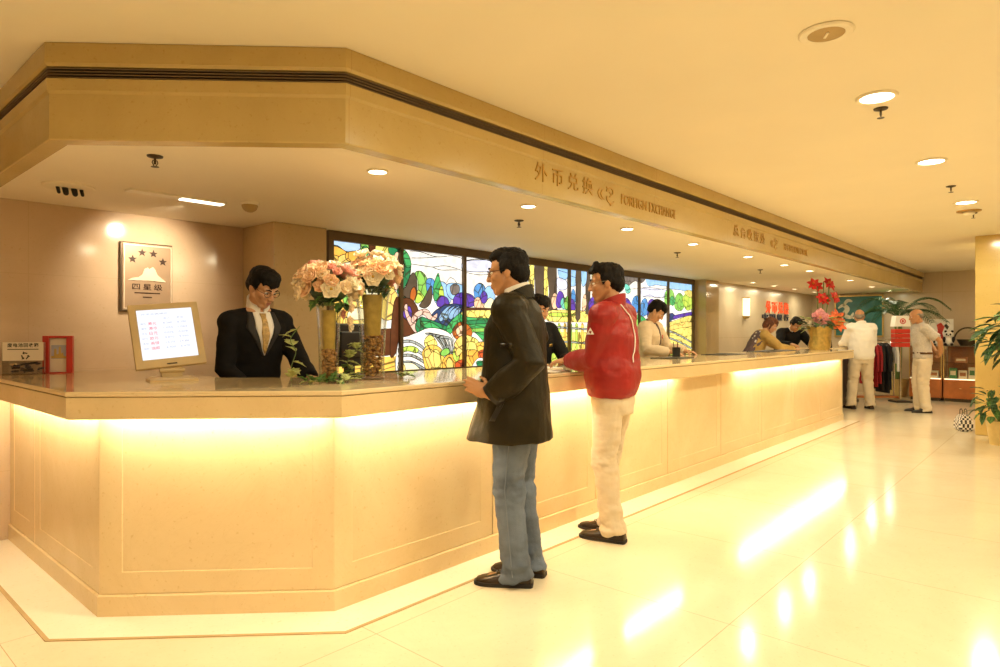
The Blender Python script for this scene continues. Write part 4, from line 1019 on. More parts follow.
# ------------------------------------------------------------------ people
M['skin'] = mat('warm skin', (.50, .25, .12), .5, var=.05, vscale=14, spec=.35)
M['skin_pale'] = mat('pale skin', (.58, .32, .18), .5, var=.05, vscale=14, spec=.35)
M['lip'] = mat('lip skin', (.42, .15, .10), .5)
M['eye_white'] = mat('eye white', (.8, .78, .72), .2)
M['iris'] = mat('dark iris', (.02, .012, .008), .1)
M['hair_black'] = mat('black hair', (.008, .006, .005), .6, var=.4, vscale=40, bump=.5, bscale=160, spec=.2)
M['hair_brown'] = mat('auburn hair', (.13, .04, .015), .45, var=.4, vscale=40, bump=.6, bscale=160)
M['hair_grey'] = mat('thin grey hair', (.22, .18, .14), .6, var=.3, vscale=40, bump=.5, bscale=160)
M['coat'] = mat('dark olive brown leather', (.019, .014, .005), .5, var=.25, vscale=9, bump=.25, bscale=60, spec=.18)
M['coat_seam'] = mat('black coat trim', (.015, .011, .007), .4)
M['denim'] = mat('washed blue denim', (.115, .145, .205), .8, var=.35, vscale=5, bump=.3, bscale=220)
M['denim_seam'] = mat('pale denim seam', (.16, .19, .25), .8)
M['red_jacket'] = mat('red windbreaker nylon', (.29, .010, .008), .5, var=.12, vscale=10, bump=.2, bscale=60)
M['white_piping'] = mat('white piping', (.8, .74, .68), .5)
M['cream_trousers'] = mat('cream cotton twill', (.64, .53, .38), .8, var=.06, vscale=8, bump=.15, bscale=120)
M['khaki'] = mat('stone cotton', (.66, .56, .42), .8, var=.06, vscale=8, bump=.15, bscale=120)
M['suit'] = mat('black suit wool', (.009, .008, .008), .85, var=.2, vscale=20, bump=.15, bscale=250, spec=.2)
M['suit_lapel'] = mat('black lapel', (.022, .019, .018), .7)
M['shirt'] = mat('white shirt cotton', (.84, .80, .74), .7, var=.03)
M['tie'] = mat('gold patterned tie', (.50, .33, .12), .45, var=.35, vscale=60)
M['beige_jacket'] = mat('cream beige uniform jacket', (.72, .58, .40), .75, var=.06, bump=.15, bscale=150)
M['ribbon'] = mat('dark brown ribbon', (.09, .04, .02), .5)
M['grey_shirt'] = mat('pale grey check shirt', (.52, .47, .42), .75, var=.15, vscale=60)
M['tan_knit'] = mat('tan knit', (.52, .33, .10), .85, var=.15, bump=.4, bscale=120)
M['plum'] = mat('plum grey cloth', (.13, .085, .10), .8, var=.2, vscale=20)
def dotted(m, col, scale=16, thr=.23):
    nt = m.node_tree; N, L = nt.nodes, nt.links; b = N['Principled BSDF']; old = b.inputs['Base Color'].links[0].from_socket
    tc = N.new('ShaderNodeTexCoord'); v = N.new('ShaderNodeTexVoronoi'); v.inputs['Scale'].default_value = scale; L.new(tc.outputs['Object'], v.inputs['Vector'])
    c = N.new('ShaderNodeMath'); c.operation = 'LESS_THAN'; c.inputs[1].default_value = thr; L.new(v.outputs['Distance'], c.inputs[0])
    x = N.new('ShaderNodeMixRGB'); x.inputs['Color2'].default_value = (*col, 1); L.new(c.outputs[0], x.inputs['Fac']); L.new(old, x.inputs['Color1']); L.new(x.outputs['Color'], b.inputs['Base Color'])
dotted(M['plum'], (.7, .66, .6))
M['shoe'] = mat('brown black shoe leather', (.030, .017, .010), .25, var=.3, vscale=10)
M['shoe_black'] = mat('black shoe leather', (.012, .010, .010), .3)
M['sole'] = mat('dark rubber sole', (.018, .013, .010), .7)

TORSO = [(.80, .11, .10, 0), (.88, .155, .112, 0), (.98, .150, .105, 0), (1.08, .135, .096, 0), (1.20, .145, .104, .004), (1.32, .162, .110, 0), (1.40, .160, .092, -.012), (1.45, .115, .072, -.018), (1.49, .06, .058, -.012)]
def ringp(z, hw, hd, yo, n=28, e=.85):
    out = []
    for k in range(n):
        a = 2*PI*k/n; c, s_ = math.cos(a), math.sin(a)
        out.append(V((hw*math.copysign(abs(c)**e, c), yo+hd*math.copysign(abs(s_)**e, s_), z)))
    return out
def smooth01(t): t = max(0, min(1, t)); return t*t*(3-2*t)
def ik(S, W, a, b, pole):
    d = W-S; L = min(d.length, (a+b)*.999); u = d.normalized(); W = S+u*L
    x = (a*a-b*b+L*L)/(2*L); h = math.sqrt(max(0, a*a-x*x))
    p = pole-S; p = p-u*p.dot(u)
    p = p.normalized() if p.length > 1e-5 else V((0, -1, 0))
    return S+u*x+p*h, W

def add_hand(mb, wrist, d, back, thumb, curl=.5, s=1.0, spread=1.0):
    """palm, four unequal bent fingers and a thumb rooted at the palm's side; d = finger direction, back = back of the hand, thumb = thumb side"""
    d = V(d).normalized(); b = V(back); b = (b-d*b.dot(d)).normalized(); l = d.cross(b)
    if l.dot(V(thumb)) < 0: l = -l
    P = lambda x, y, z: V(wrist) + (l*x + d*y + b*z)*s
    Mx = Matrix((l, d, b)).transposed()
    mb.ell(P(0, .048, 0), (.041*s, .052*s, .0155*s), Mx)
    mb.ell(P(.022, .038, -.006), (.016*s, .034*s, .014*s), Mx)
    mb.cap(P(0, -.03, 0), P(0, .03, 0), .026*s, .027*s)
    for i, (x, L_) in enumerate(((.029, .070), (.010, .079), (-.010, .073), (-.028, .056))):
        p = P(x, .086-abs(x-.01)*.25, .002); ang = 0; k = curl*(1+.12*i); fan = (x*1.6)*spread
        for j, (fr, r0, r1) in enumerate(((.46, .0092, .0084), (.31, .0084, .0076), (.25, .0076, .0064))):
            ang += k*(.55 if j == 0 else .8)
            q = p + (d*math.cos(ang) - b*math.sin(ang) + l*fan*(1 if j == 0 else .5)).normalized()*L_*fr*s
            mb.cap(p, q, r0*s, r1*s, 8); p = q
    p = P(.030, .026, -.006); q = P(.058, .058, -.016-.02*curl); r = P(.062, .090, -.022-.035*curl)
    mb.cap(p, q, .0125*s, .0105*s, 8); mb.cap(q, r, .0105*s, .008*s, 8)

def person(label, loc, face, H=1.75, vox=.008, lean=0.0, head=(0, 0, 0), hips=0.0, arms=None, feet=None, skin='skin', hair='hair_black', hairstyle='short',
           top=None, legs=None, shoe='shoe_black', glasses=None, group=None, fem=False, shoulders=1.0, drop=.008):
    s = H/1.75
    t = thing('person', label, 'person', loc, math.atan2(-face[0], face[1]), group)
    def B(p):
        p = V(p); w_ = smooth01((p.z-.86)/.28)*lean; z0 = .93
        dz = p.z-z0
        q = V((p.x, p.y*math.cos(w_) + dz*math.sin(w_), z0 + dz*math.cos(w_) - p.y*math.sin(w_))) if w_ else p.copy()
        return q
    RT = Matrix.Rotation(-lean, 3, 'X')
    hx = .92 if fem else 1.0
    # skeleton points
    sh = {sd: B((sg*.178*shoulders*hx, -.012, 1.415-drop)) for sd, sg in (('L', -1), ('R', 1))}
    feet = feet or {'L': (-.10, 0, .12), 'R': (.10, 0, -.12)}
    hip = {'L': V((-.088, 0, .88)), 'R': V((.088, 0, .88))}
    ank, knee = {}, {}
    for sd, sg in (('L', -1), ('R', 1)):
        fx, fy, fa = feet[sd]; ank[sd] = V((fx, fy, .085)); knee[sd] = (hip[sd]+ank[sd])/2 + V((0, .035, .02))
    arms = arms or {}
    elb, wri, hnd = {}, {}, {}
    for sd, sg in (('L', -1), ('R', 1)):
        a = arms.get(sd) or dict(w=(sg*.25, .06, .80), p=(sg*.4, -.3, 1.1), d=(0, .1, -1), b=(sg, 0, 0), th=(0, 1, 0), curl=.5)
        e, w_ = ik(sh[sd], V(a['w']), .290, .255, V(a['p'])); elb[sd], wri[sd], hnd[sd] = e, w_, a
    hc = B((0, .02, 1.5)) + RT @ V((0, .012, .118)) + V((0, head[3] if len(head) > 3 else 0, 0))
    HR = Matrix.Rotation(head[0], 3, 'Z') @ Matrix.Rotation(-head[1], 3, 'X') @ Matrix.Rotation(head[2], 3, 'Y')
    def Hd(x, y, z): return hc + HR @ V((x, y, z))
    # ---- one continuous body
    mb = MB()
    mb.rings([[B(q) for q in ringp(z, hw*hx*.97, hd*.95, yo)] for z, hw, hd, yo in TORSO])
    for sd in 'LR':
        mb.tube([hip[sd]+V((0, 0, .03)), (hip[sd]*.55+knee[sd]*.45), knee[sd], knee[sd]*.6+ank[sd]*.4+V((0, -.012, 0)), ank[sd]], [.080, .070, .052, .050, .036], 14, True, True)
        fx, fy, fa = feet[sd]; fd = V((math.sin(-fa)*-1, math.cos(fa), 0)) if False else V((-math.sin(fa), math.cos(fa), 0))
        mb.cap(ank[sd]-V((0, 0, .035))-fd*.03, ank[sd]+fd*.13-V((0, 0, .055)), .034, .024)
        mb.tube([sh[sd], sh[sd]*.5+elb[sd]*.5, elb[sd]], [.052, .047, .039], 12, True, True)
        mb.tube([elb[sd], elb[sd]*.65+wri[sd]*.35, wri[sd]], [.039, .040, .026], 12, True, True)
        mb.cap(B((0, -.012, 1.43)), sh[sd], .05, .052)
        a = hnd[sd]; add_hand(mb, wri[sd]+V(a['d']).normalized()*.02, a['d'], a['b'], a['th'], a.get('curl', .5), .93 if fem else 1.0)
    nb = B((0, -.020, 1.43))
    mb.tube([nb, nb*.45+Hd(0, -.022, -.06)*.55, Hd(0, -.018, -.035)], [.064, .054, .054] if not fem else [.055, .046, .046], 16, True, True)
    E = lambda c, r, Mx=None: mb.ell(Hd(*c), r, HR @ Mx if Mx else HR, 18, 12)
    E((0, -.014, .036), (.074, .094, .080)); E((0, .030, -.030), (.061, .064, .086)); E((0, .030, .035), (.066, .056, .058))
    E((0, .058, -.095), (.030, .030, .026))
    for sg in (-1, 1):
        mb.cap(Hd(sg*.052, -.004, -.045), Hd(sg*.022, .056, -.097), .022, .019)
        E((sg*.038, .062, -.024), (.026, .026, .024)); E((sg*.075, -.008, -.008), (.010, .020, .032), Matrix.Rotation(sg*.25, 3, 'Z'))
        E((sg*.012, .104, -.036), (.0095, .011, .008))
        mb.cap(Hd(sg*.046, .076, .019), Hd(sg*.014, .088, .018), .010, .010, 8)
    mb.cap(Hd(0, .092, .012), Hd(0, .109, -.032), .0085, .0125, 10)
    mb.cap(Hd(-.018, .088, -.062), Hd(.018, .088, -.062), .0085, .0085, 8); mb.cap(Hd(-.014, .087, -.074), Hd(.014, .087, -.074), .009, .009, 8)
    def fin(me):
        for v in me.vertices: v.co *= s
        return me
    body = solid(mb, vox*.75 if vox > .006 else vox, 3)
    link('body', fin(body), M[skin], t, smooth='all')
    for sg in (-1, 1):
        mb = MB(); mb.ell(Hd(sg*.031, .079, .000), (.0135, .0095, .0075), HR, 12, 8); mb.mi = 1; mb.ell(Hd(sg*.031, .0868, .000), (.0062, .0030, .0062), HR, 10, 6)
        link('eye', fin(mb.mesh('eye')), [M['eye_white'], M['iris']], t, smooth='all')
        mb = MB(); mb.tube([Hd(sg*.014, .0965, .022), Hd(sg*.032, .0935, .028), Hd(sg*.050, .079, .023)], [.0035, .0042, .002], 6); link('eyebrow', fin(mb.mesh('eyebrow')), M[hair], t)
    mb = MB(); mb.ell(Hd(0, .0935, -.0635), (.021, .006, .0045), HR, 12, 6); mb.ell(Hd(0, .0930, -.0735), (.018, .006, .0055), HR, 12, 6); link('lips', fin(mb.mesh('lips')), M['lip'], t, smooth='all')
    # ---- hair
    mb = MB(); E = lambda c, r, Mx=None: mb.ell(Hd(*c), r, HR @ Mx if Mx else HR, 18, 12)
    if hairstyle == 'bald':
        E((0, -.040, .005), (.0775, .072, .048)); E((0, -.075, -.02), (.060, .036, .035))
        for sg in (-1, 1): E((sg*.066, -.022, .018), (.013, .036, .030))
        amp = .003
    else:
        E((0, -.026, .052), (.083, .095, .078)); E((0, -.058, -.005), (.074, .062, .070)); E((0, .034, .094), (.070, .062, .036), Matrix.Rotation(-.35, 3, 'X'))
        for sg in (-1, 1): E((sg*.070, -.012, .030), (.018, .045, .042)); 
        for sg in (-1, 1): mb.cap(Hd(sg*.074, .022, .02), Hd(sg*.073, .022, -.012), .010, .005, 8)
        if hairstyle in ('fringe', 'bob'):
            for k in range(7): mb.cap(Hd(-.054+k*.018, .070-.0045*abs(k-3)**2, .092), Hd(-.060+k*.020, .092-.0035*abs(k-3)**2, .040+.006*((k*3) % 4)), .020, .011, 8)
        if hairstyle == 'swept':
            for k in range(6): mb.cap(Hd(-.05+k*.02, .05, .122), Hd(-.06+k*.022, .098-.002*abs(k-3)**2, .080), .020, .011, 8)
        if hairstyle == 'bob':
            E((0, -.06, -.03), (.080, .058, .075))
            for sg in (-1, 1): mb.cap(Hd(sg*.078, -.005, .04), Hd(sg*.072, .008, -.06), .024, .016, 10)
        amp = .0045
    hm = solid(mb, .005 if vox <= .006 else .008, 2); ruffle(hm, amp, (50, 50, 30), len(label), 3); link('hair', fin(hm), M[hair], t, smooth='all')
    if glasses:
        mb = MB()
        for sg in (-1, 1):
            mb.tube([Hd(sg*.033+.024*math.cos(a)*(1.0), .102-.006*abs(math.cos(a)), -.002+.016*math.sin(a)) for a in [2*PI*k/20 for k in range(20)]], .0018, 6, False, closed=True)
            mb.tube([Hd(sg*.057, .096, .004), Hd(sg*.075, .070, .006), Hd(sg*.083, -.005, .006), Hd(sg*.082, -.022, -.008)], .0017, 6)
        mb.tube([Hd(-.010, .103, .002), Hd(0, .106, .005), Hd(.010, .103, .002)], .0017, 6)
        link('glasses', fin(mb.mesh('glasses')), M[glasses], t, smooth='all')
    # ---- trousers
    legs = legs or {}
    lm = M[legs.get('m', 'suit')]; lw = legs.get('w', 1.0); hem = legs.get('hem', .045)
    mb = MB()
    mb.rings([[q for q in ringp(z, hw*hx, hd, yo)] for z, hw, hd, yo in ((.79, .145, .118, 0), (.86, .172, .128, 0), (.94, .170, .122, 0), (1.01, .160, .113, 0))])
    for sd in 'LR':
        kn, an = knee[sd], ank[sd]
        mb.tube([hip[sd]+V((0, 0, .0)), hip[sd]*.6+kn*.4, kn, kn*.5+an*.5, an*.85+kn*.15, V((an.x, an.y-.008, hem))], [.104*lw, .098*lw, .080*lw, .075*lw, .074*lw, .080*lw], 18)
    tm = solid(mb, max(vox, .007), 3)
    def wh(p): return .5 + 1.3*smooth01((.28-p.z)/.25) + .9*math.exp(-((p.z-.5)/.08)**2)
    ruffle(tm, .012, (9, 9, 16), len(label)+3, 3, wh)
    tr = link('trousers', fin(tm), lm, t, smooth='all')
    # ---- shoes
    for sd in 'LR':
        fx, fy, fa = feet[sd]; FR = Matrix.Rotation(fa, 3, 'Z'); o_ = V((fx, fy, 0))
        secs = [(-.088, .022, .045), (-.080, .034, .074), (-.05, .038, .092), (0, .040, .098), (.045, .042, .080), (.09, .046, .062), (.135, .047, .050), (.175, .041, .042), (.200, .028, .034), (.212, .012, .022)]
        mb = MB(); R_ = []
        for y, hw, h in secs:
            ring = []
            for k in range(17):
                a = PI*k/16; ring.append(o_ + FR @ V((hw*math.copysign(abs(math.cos(a))**.7, math.cos(a)), y, .016 + (h-.016)*math.sin(a)**.8)))
            R_.append(ring)
        mb.rings(R_); so = mb.build('shoe', M[shoe], t, smooth=True)
        fin(so.data)
        mb = MB()
        out = [(hw+.005, y) for y, hw, h in secs]; poly = [o_ + FR @ V((x, y*1.02, 0)) for x, y in out] + [o_ + FR @ V((-x, y*1.02, 0)) for x, y in out[::-1]]
        mb.prism(poly, (0, 0, .019)); so2 = link('sole', fin(mb.mesh('sole')), M['sole'], so)
        mb = MB()
        for k in range(4): mb.tube([o_+FR @ V((-.018, .050+k*.016, .080-k*.006)), o_+FR @ V((0, .052+k*.016, .0855-k*.0055)), o_+FR @ V((.018, .050+k*.016, .080-k*.006))], .0028, 6)
        link('laces', fin(mb.mesh('laces')), M['shoe_black'], so)
    # ---- upper garment
    tp = top
    mb = MB()
    mb.rings([[B(q) for q in ringp(z, hw*hx, hd, yo, e=tp.get('e', .85))] for z, hw, hd, yo in tp['rings']])
    sr = tp['sleeve']
    for sd in 'LR':
        S, Eb, Wr = sh[sd], elb[sd], wri[sd]
        endp = Wr - (Wr-Eb).normalized()*tp.get('short', .012) if tp.get('short', 0) < .2 else Eb - (Eb-S).normalized()*.06
        mb.ell(S, (sr[0]*1.12, sr[0]*1.12, sr[0]*1.05))
        mb.cap(B((0, -.018, 1.425)), S+V((0, 0, .012)), sr[0]*.95, sr[0]*.98)
        if tp.get('short', 0) < .2: mb.tube([S, S*.5+Eb*.5, Eb, Eb*.45+endp*.55, endp], [sr[0], (sr[0]+sr[1])/2, sr[1], (sr[1]+sr[2])/2*1.02, sr[2]], 16, True, False)
        else: mb.tube([S, endp], [sr[0], sr[1]], 16)
    gm = solid(mb, max(vox, .007), tp.get('smooth', 5))
    ruffle(gm, tp.get('fold', .012), tp.get('fscale', (7, 7, 10)), len(label), 3)
    bv = BVHTree.FromPolygons([v.co.copy() for v in gm.vertices], [tuple(p.vertices) for p in gm.polygons])
    g = link(tp['name'], fin(gm), M[tp['m']], t, smooth='all')
    def patch(name, rows, m, front=True, off=.004, nc=5, parent=None, axis=None):
        """cloth patch lying on the garment: rows of (z, x_left, x_right) on the upright torso; axis -1/1 patches the left/right flank instead (x is then depth)"""
        mb = MB(); pts = []
        if axis: ray = RT @ V((-axis, 0, 0))
        else: ray = RT @ V((0, -1 if front else 1, 0))
        rr = []
        for i in range(len(rows)-1):
            (z0, a0, b0), (z1, a1, b1) = rows[i], rows[i+1]; k = max(1, int(abs(z1-z0)/.018))
            for j in range(k): u = j/k; rr.append((z0+(z1-z0)*u, a0+(a1-a0)*u, b0+(b1-b0)*u))
        rr.append(rows[-1]); last = {}
        for z, a, b in rr:
            row = []
            for c in range(nc+1):
                x = a+(b-a)*c/nc
                o0 = B((axis*.7, x, z)) if axis else B((x, .6 if front else -.6, z))
                hit = bv.ray_cast(o0, ray)
                p = hit[0] if hit[0] is not None else last.get(c)
                if p is None: p = B((x, .12 if front else -.12, z))
                last[c] = p; row.append(p - ray*off)
            pts.append(row)
        vs_ = [[mb.bm.verts.new(p) for p in row] for row in pts]; vb = [[mb.bm.verts.new(p + ray*(off+.006)) for p in row] for row in pts]
        for i in range(len(vs_)-1):
            for c in range(nc):
                mb.face((vs_[i][c], vs_[i][c+1], vs_[i+1][c+1], vs_[i+1][c])); mb.face((vb[i][c], vb[i+1][c], vb[i+1][c+1], vb[i][c+1]))
            for c in (0, nc): mb.face((vs_[i][c], vs_[i+1][c], vb[i+1][c], vb[i][c]))
        for i in (0, -1):
            for c in range(nc): mb.face((vs_[i][c], vb[i][c], vb[i][c+1], vs_[i][c+1]))
        return link(name, fin(mb.mesh(name)), m, parent or t, smooth='all')
    def band(name, z, m, r, th, h, gap=.0, tilt_=.35, zoff=0, parent=None, flare=.0):
        """collar: a thick open ring round the neck, higher behind"""
        mb = MB(); n = 26; R_ = []
        for k in range(n+1):
            a = PI/2 + gap + (2*PI-2*gap)*k/n
            up = -math.sin(a)*tilt_*r
            c0 = V((r*math.cos(a), r*.92*math.sin(a)-.012, z+up*.6)); o2 = V((math.cos(a), math.sin(a), 0))
            hh = h*(1-.25*math.sin(a))
            R_.append([B(q) for q in (c0-o2*th/2+V((0, 0, -hh*.3)), c0+o2*(th/2+flare)+V((0, 0, -hh*.3)), c0+o2*th*.5+V((0, 0, hh*.7)), c0-o2*th*.5+V((0, 0, hh*.7)))])
        mb.rings(R_); return link(name, fin(mb.mesh(name)), m, parent or t, smooth=True)
    def cuff(sd, name, m, r, a_, b_, parent=None):
        dd = (wri[sd]-elb[sd]).normalized(); mb = MB(); mb.tube([wri[sd]+dd*a_, wri[sd]+dd*b_], [r, r*.97], 16); return link(name, fin(mb.mesh(name)), m, parent or t, smooth=True)
    return dict(root=t, B=B, patch=patch, band=band, cuff=cuff, garment=g, wri=wri, elb=elb, sh=sh, Hd=Hd, fin=fin, s=s, trousers=tr, knee=knee, ank=ank, hip=hip, bv=bv, RT=RT)

def rings_coat(k=1): return [(.745, .27, .225, .035), (.80, .262, .215, .03), (.92, .240, .192, .018), (1.05, .224, .172, .01), (1.2, .214, .162, .004), (1.32, .208, .152, 0), (1.40, .185, .122, -.01), (1.45, .130, .092, -.015), (1.49, .085, .078, -.012)]
SUIT = [(.76, .190, .135, 0), (.88, .192, .140, 0), (1.0, .182, .130, 0), (1.1, .172, .124, 0), (1.22, .180, .132, 0), (1.33, .190, .135, 0), (1.40, .178, .112, -.01), (1.445, .115, .080, -.015), (1.47, .064, .058, -.012)]
JACK = [(.86, .150, .125, 0), (.875, .182, .148, 0), (.93, .200, .165, 0), (1.02, .200, .165, 0), (1.15, .195, .155, 0), (1.28, .198, .150, 0), (1.38, .185, .125, -.01), (1.44, .130, .092, -.015), (1.485, .080, .072, -.012)]
SHIRT = [(.90, .172, .128, 0), (1.0, .176, .130, 0), (1.1, .170, .124, 0), (1.22, .176, .128, 0), (1.33, .184, .130, 0), (1.40, .172, .108, -.01), (1.45, .12, .082, -.015), (1.485, .070, .066, -.012)]

# --- the man in the long dark coat, left profile, one hand swinging at his side
def unit(x, y): l = math.hypot(x, y); return (x/l, y/l)
def limg(deg):   # direction in plan: picture-left turned away from the camera by deg
    a = math.radians(deg); L_, F_ = (-.6644, .7474), (.7474, .6644)
    return (L_[0]*math.cos(a)+F_[0]*math.sin(a), L_[1]*math.cos(a)+F_[1]*math.sin(a))
p = person('man in long dark leather coat, blue jeans and glasses standing at the counter', (2.614, 2.200, 0), limg(14), 1.75, .0052, .03, (.06, .10, 0),
           arms={'L': dict(w=(-.235, .075, .985), p=(-.36, -.6, 1.0), d=(.05, .88, .38), b=(-.9, .0, .3), th=(.0, .3, .9), curl=.30),
                 'R': dict(w=(.24, .06, 1.13), p=(.75, .0, .95), d=(-.1, 1, -.1), b=(0, 0, 1), th=(-1, 0, 0), curl=.4)},
           feet={'L': (-.085, -.01, .10), 'R': (.075, -.05, -.10)}, hairstyle='short', glasses='black', shoe='shoe',
           top=dict(name='coat', m='coat', rings=rings_coat(), sleeve=(.088, .079, .064), fold=.013, fscale=(5, 5, 4), smooth=6), legs=dict(m='denim', w=1.0, hem=.035))
p['band']('coat_collar', 1.475, M['coat'], .084, .016, .055, .5, .5, flare=.012)
p['band']('shirt_collar', 1.487, M['shirt'], .068, .010, .075, .30, .20)
p['patch']('shirt_front', [(1.475, -.06, .06), (1.42, -.045, .045), (1.33, -.02, .02)], M['shirt'], off=.004)
p['cuff']('L', 'coat_cuff', M['coat_seam'], .067, -.035, .004)
p['patch']('pocket_flap', [(1.245, -.045, .035), (1.225, -.045, .035)], M['coat_seam'], axis=-1, off=.003)
p['patch']('coat_placket', [(1.36, -.02, .025), (.72, -.02, .025)], M['coat_seam'], off=.006)
p['patch']('hip_pocket', [(.98, .00, .03), (.86, .06, .09)], M['coat_seam'], axis=-1, off=.004)
mb = MB(); kx = p['knee']['L']
mb.tube([p['hip']['L']+V((-.10, .0, -.1)), p['knee']['L']+V((-.081, -.0, 0)), p['ank']['L']+V((-.080, 0, -.02))], .0026, 6); link('outer_seam', p['fin'](mb.mesh('outer_seam')), M['denim_seam'], p['trousers'])

# --- the man in the red windbreaker
p = person('man in red windbreaker, cream trousers and glasses leaning on the counter', (3.54, 2.19, 0), limg(30), 1.745, .0052, .02, (.36, .10, 0),
           arms={'L': dict(w=(.0, .285, 1.115), p=(-.45, -.40, .93), d=(.05, 1, -.05), b=(-.2, 0, 1), th=(1, 0, .1), curl=.45),
                 'R': dict(w=(.15, .33, 1.115), p=(.5, -.2, .95), d=(-.45, 1, -.05), b=(.1, 0, 1), th=(-1, 0, 0), curl=.45)},
           feet={'L': (-.07, -.02, .02), 'R': (.09, .06, -.05)}, hairstyle='swept', glasses='chrome', shoe='shoe', skin='skin',
           top=dict(name='windbreaker', m='red_jacket', rings=[(z+.03 if z < 1.1 else z, a, b, c) for z, a, b, c in JACK], sleeve=(.084, .073, .058), fold=.012, fscale=(5, 5, 8), smooth=5), legs=dict(m='cream_trousers', w=.96, hem=.05))
p['band']('collar', 1.475, M['red_jacket'], .079, .014, .06, .25, .4)
p['cuff']('L', 'sleeve_cuff', M['red_jacket'], .050, -.01, .03); p['cuff']('R', 'sleeve_cuff', M['red_jacket'], .050, -.01, .03)
p['cuff']('L', 'wrist_watch', M['black'], .032, .034, .058)
mb = MB(); S, Eb = p['sh']['L'], p['elb']['L']
def surf(q, off=.004):
    r = p['bv'].find_nearest(q); return r[0] + r[1]*off
line = spline([p['B']((-.065, -.09, 1.48)), p['B']((-.035, -.16, 1.42)), p['B']((-.012, -.18, 1.34)), p['B']((-.012, -.18, 1.26)), p['B']((-.035, -.18, 1.18)), p['B']((-.065, -.18, 1.12))], 8, False)
mb.tube([surf(q) for q in line], .0042, 6); link('sleeve_piping', p['fin'](mb.mesh('sleeve_piping')), M['white_piping'], p['garment'])
c = surf(S*.6+Eb*.4+V((-.1, .03, 0))); mb = MB(); nrm = p['bv'].find_nearest(c)[1]; x_, y_, z_ = frame_z(nrm)
for dx, dz in ((-.012, 0), (.012, 0), (0, .02)): mb.prism([c + V((0, dx+a, dz+b)) + nrm*.001 for a, b in ((-.012, -.01), (.012, -.01), (0, .011))], nrm*.003)
link('sleeve_emblem', p['fin'](mb.mesh('sleeve_emblem')), M['white_piping'], p['garment'])
p['patch']('waist_band', [(.935, -.19, .19), (.900, -.18, .18)], M['red_jacket'], front=False, off=.004, nc=12)

# --- clerk in black suit at the left
p = person('young clerk in black suit, white shirt and gold tie looking down behind the vases', (2.05, 3.96, 0), unit(-.06, -.99), 1.73, .0065, .20, (.30, .55, .04),
           arms={'L': dict(w=(-.18, .44, 1.02), p=(-.45, -.1, .9), d=(-.3, 1, -.1), b=(-.2, .1, 1), th=(1, 0, .2), curl=.4),
                 'R': dict(w=(.16, .32, .96), p=(.4, -.3, .9), d=(-.4, 1, -.2), b=(.1, 0, 1), th=(-1, 0, 0), curl=.5)},
           hairstyle='fringe', glasses='dark_metal', skin='skin_pale', shoulders=.95, drop=.035,
           top=dict(name='suit_jacket', m='suit', rings=SUIT, sleeve=(.071, .064, .052), fold=.008, smooth=6), legs=dict(m='suit'))
p['patch']('shirt_front', [(1.462, -.055, .055), (1.38, -.060, .060), (1.26, -.022, .022), (1.20, -.004, .004)], M['shirt'], off=.005)
p['patch']('tie', [(1.455, -.019, .019), (1.43, -.014, .014), (1.34, -.024, .024), (1.24, -.012, .012), (1.215, -.002, .002)], M['tie'], off=.014)
p['band']('shirt_collar', 1.478, M['shirt'], .067, .010, .075, .18, .45)
for sg in (-1, 1):
    a = [(1.46, .058, .084), (1.37, .060, .112), (1.34, .056, .092), (1.20, .004, .012)]
    p['patch']('lapel', [(z, sg*u, sg*w_) if sg > 0 else (z, -w_, -u) for z, u, w_ in a], M['suit_lapel'], off=.008)

# --- clerk half hidden between the two customers
p = person('dark suited clerk half hidden between the man in the coat and the man in red', (4.37, 3.50, 0), unit(-.35, -.93), 1.63, .008, .10, (.3, .35, 0), skin='skin_pale', hairstyle='fringe', fem=True,
           arms={'L': dict(w=(-.12, .40, 1.125), p=(-.5, -.1, .95), d=(.1, 1, -.1), b=(0, 0, 1), th=(1, 0, 0), curl=.4),
                 'R': dict(w=(.20, .40, 1.125), p=(.6, -.1, .95), d=(-.3, 1, -.1), b=(0, 0, 1), th=(-1, 0, 0), curl=.4)},
           top=dict(name='suit_jacket', m='suit', rings=SUIT, sleeve=(.074, .064, .052), fold=.008, smooth=4), legs=dict(m='suit'))
p['patch']('shirt_front', [(1.475, -.04, .04), (1.38, -.040, .040), (1.26, -.014, .014), (1.22, -.003, .003)], M['shirt'], off=.005)
p['band']('shirt_collar', 1.470, M['shirt'], .060, .009, .05, .2, .4)
p['patch']('name_badge', [(1.30, -.125, -.075), (1.275, -.125, -.075)], M['brass'], off=.006)

# --- clerk in beige at the far side
p = person('clerk in cream beige jacket with dark ribbon and red badge, head bowed', (6.68, 3.70, 0), unit(.10, -.95), 1.68, .008, .16, (.25, .75, 0), skin='skin_pale', hairstyle='fringe', fem=True,
           arms={'L': dict(w=(-.24, .40, 1.125), p=(-.6, -.1, .95), d=(.1, 1, -.1), b=(0, 0, 1), th=(1, 0, 0), curl=.4),
                 'R': dict(w=(.16, .36, 1.125), p=(.6, -.1, .95), d=(-.3, 1, -.1), b=(0, 0, 1), th=(-1, 0, 0), curl=.4)},
           top=dict(name='uniform_jacket', m='beige_jacket', rings=SUIT, sleeve=(.078, .068, .056), fold=.010, smooth=4), legs=dict(m='suit'))
p['patch']('neck_ribbon', [(1.47, -.022, .022), (1.42, -.016, .016), (1.25, -.012, .014), (1.17, -.012, .016)], M['ribbon'], off=.007)
p['band']('ribbon_collar', 1.470, M['ribbon'], .066, .010, .03, 0, .4)
p['patch']('red_badge', [(1.345, -.105, -.075), (1.335, -.115, -.065), (1.31, -.115, -.065), (1.30, -.105, -.075)], M['red_lacquer'], off=.008)

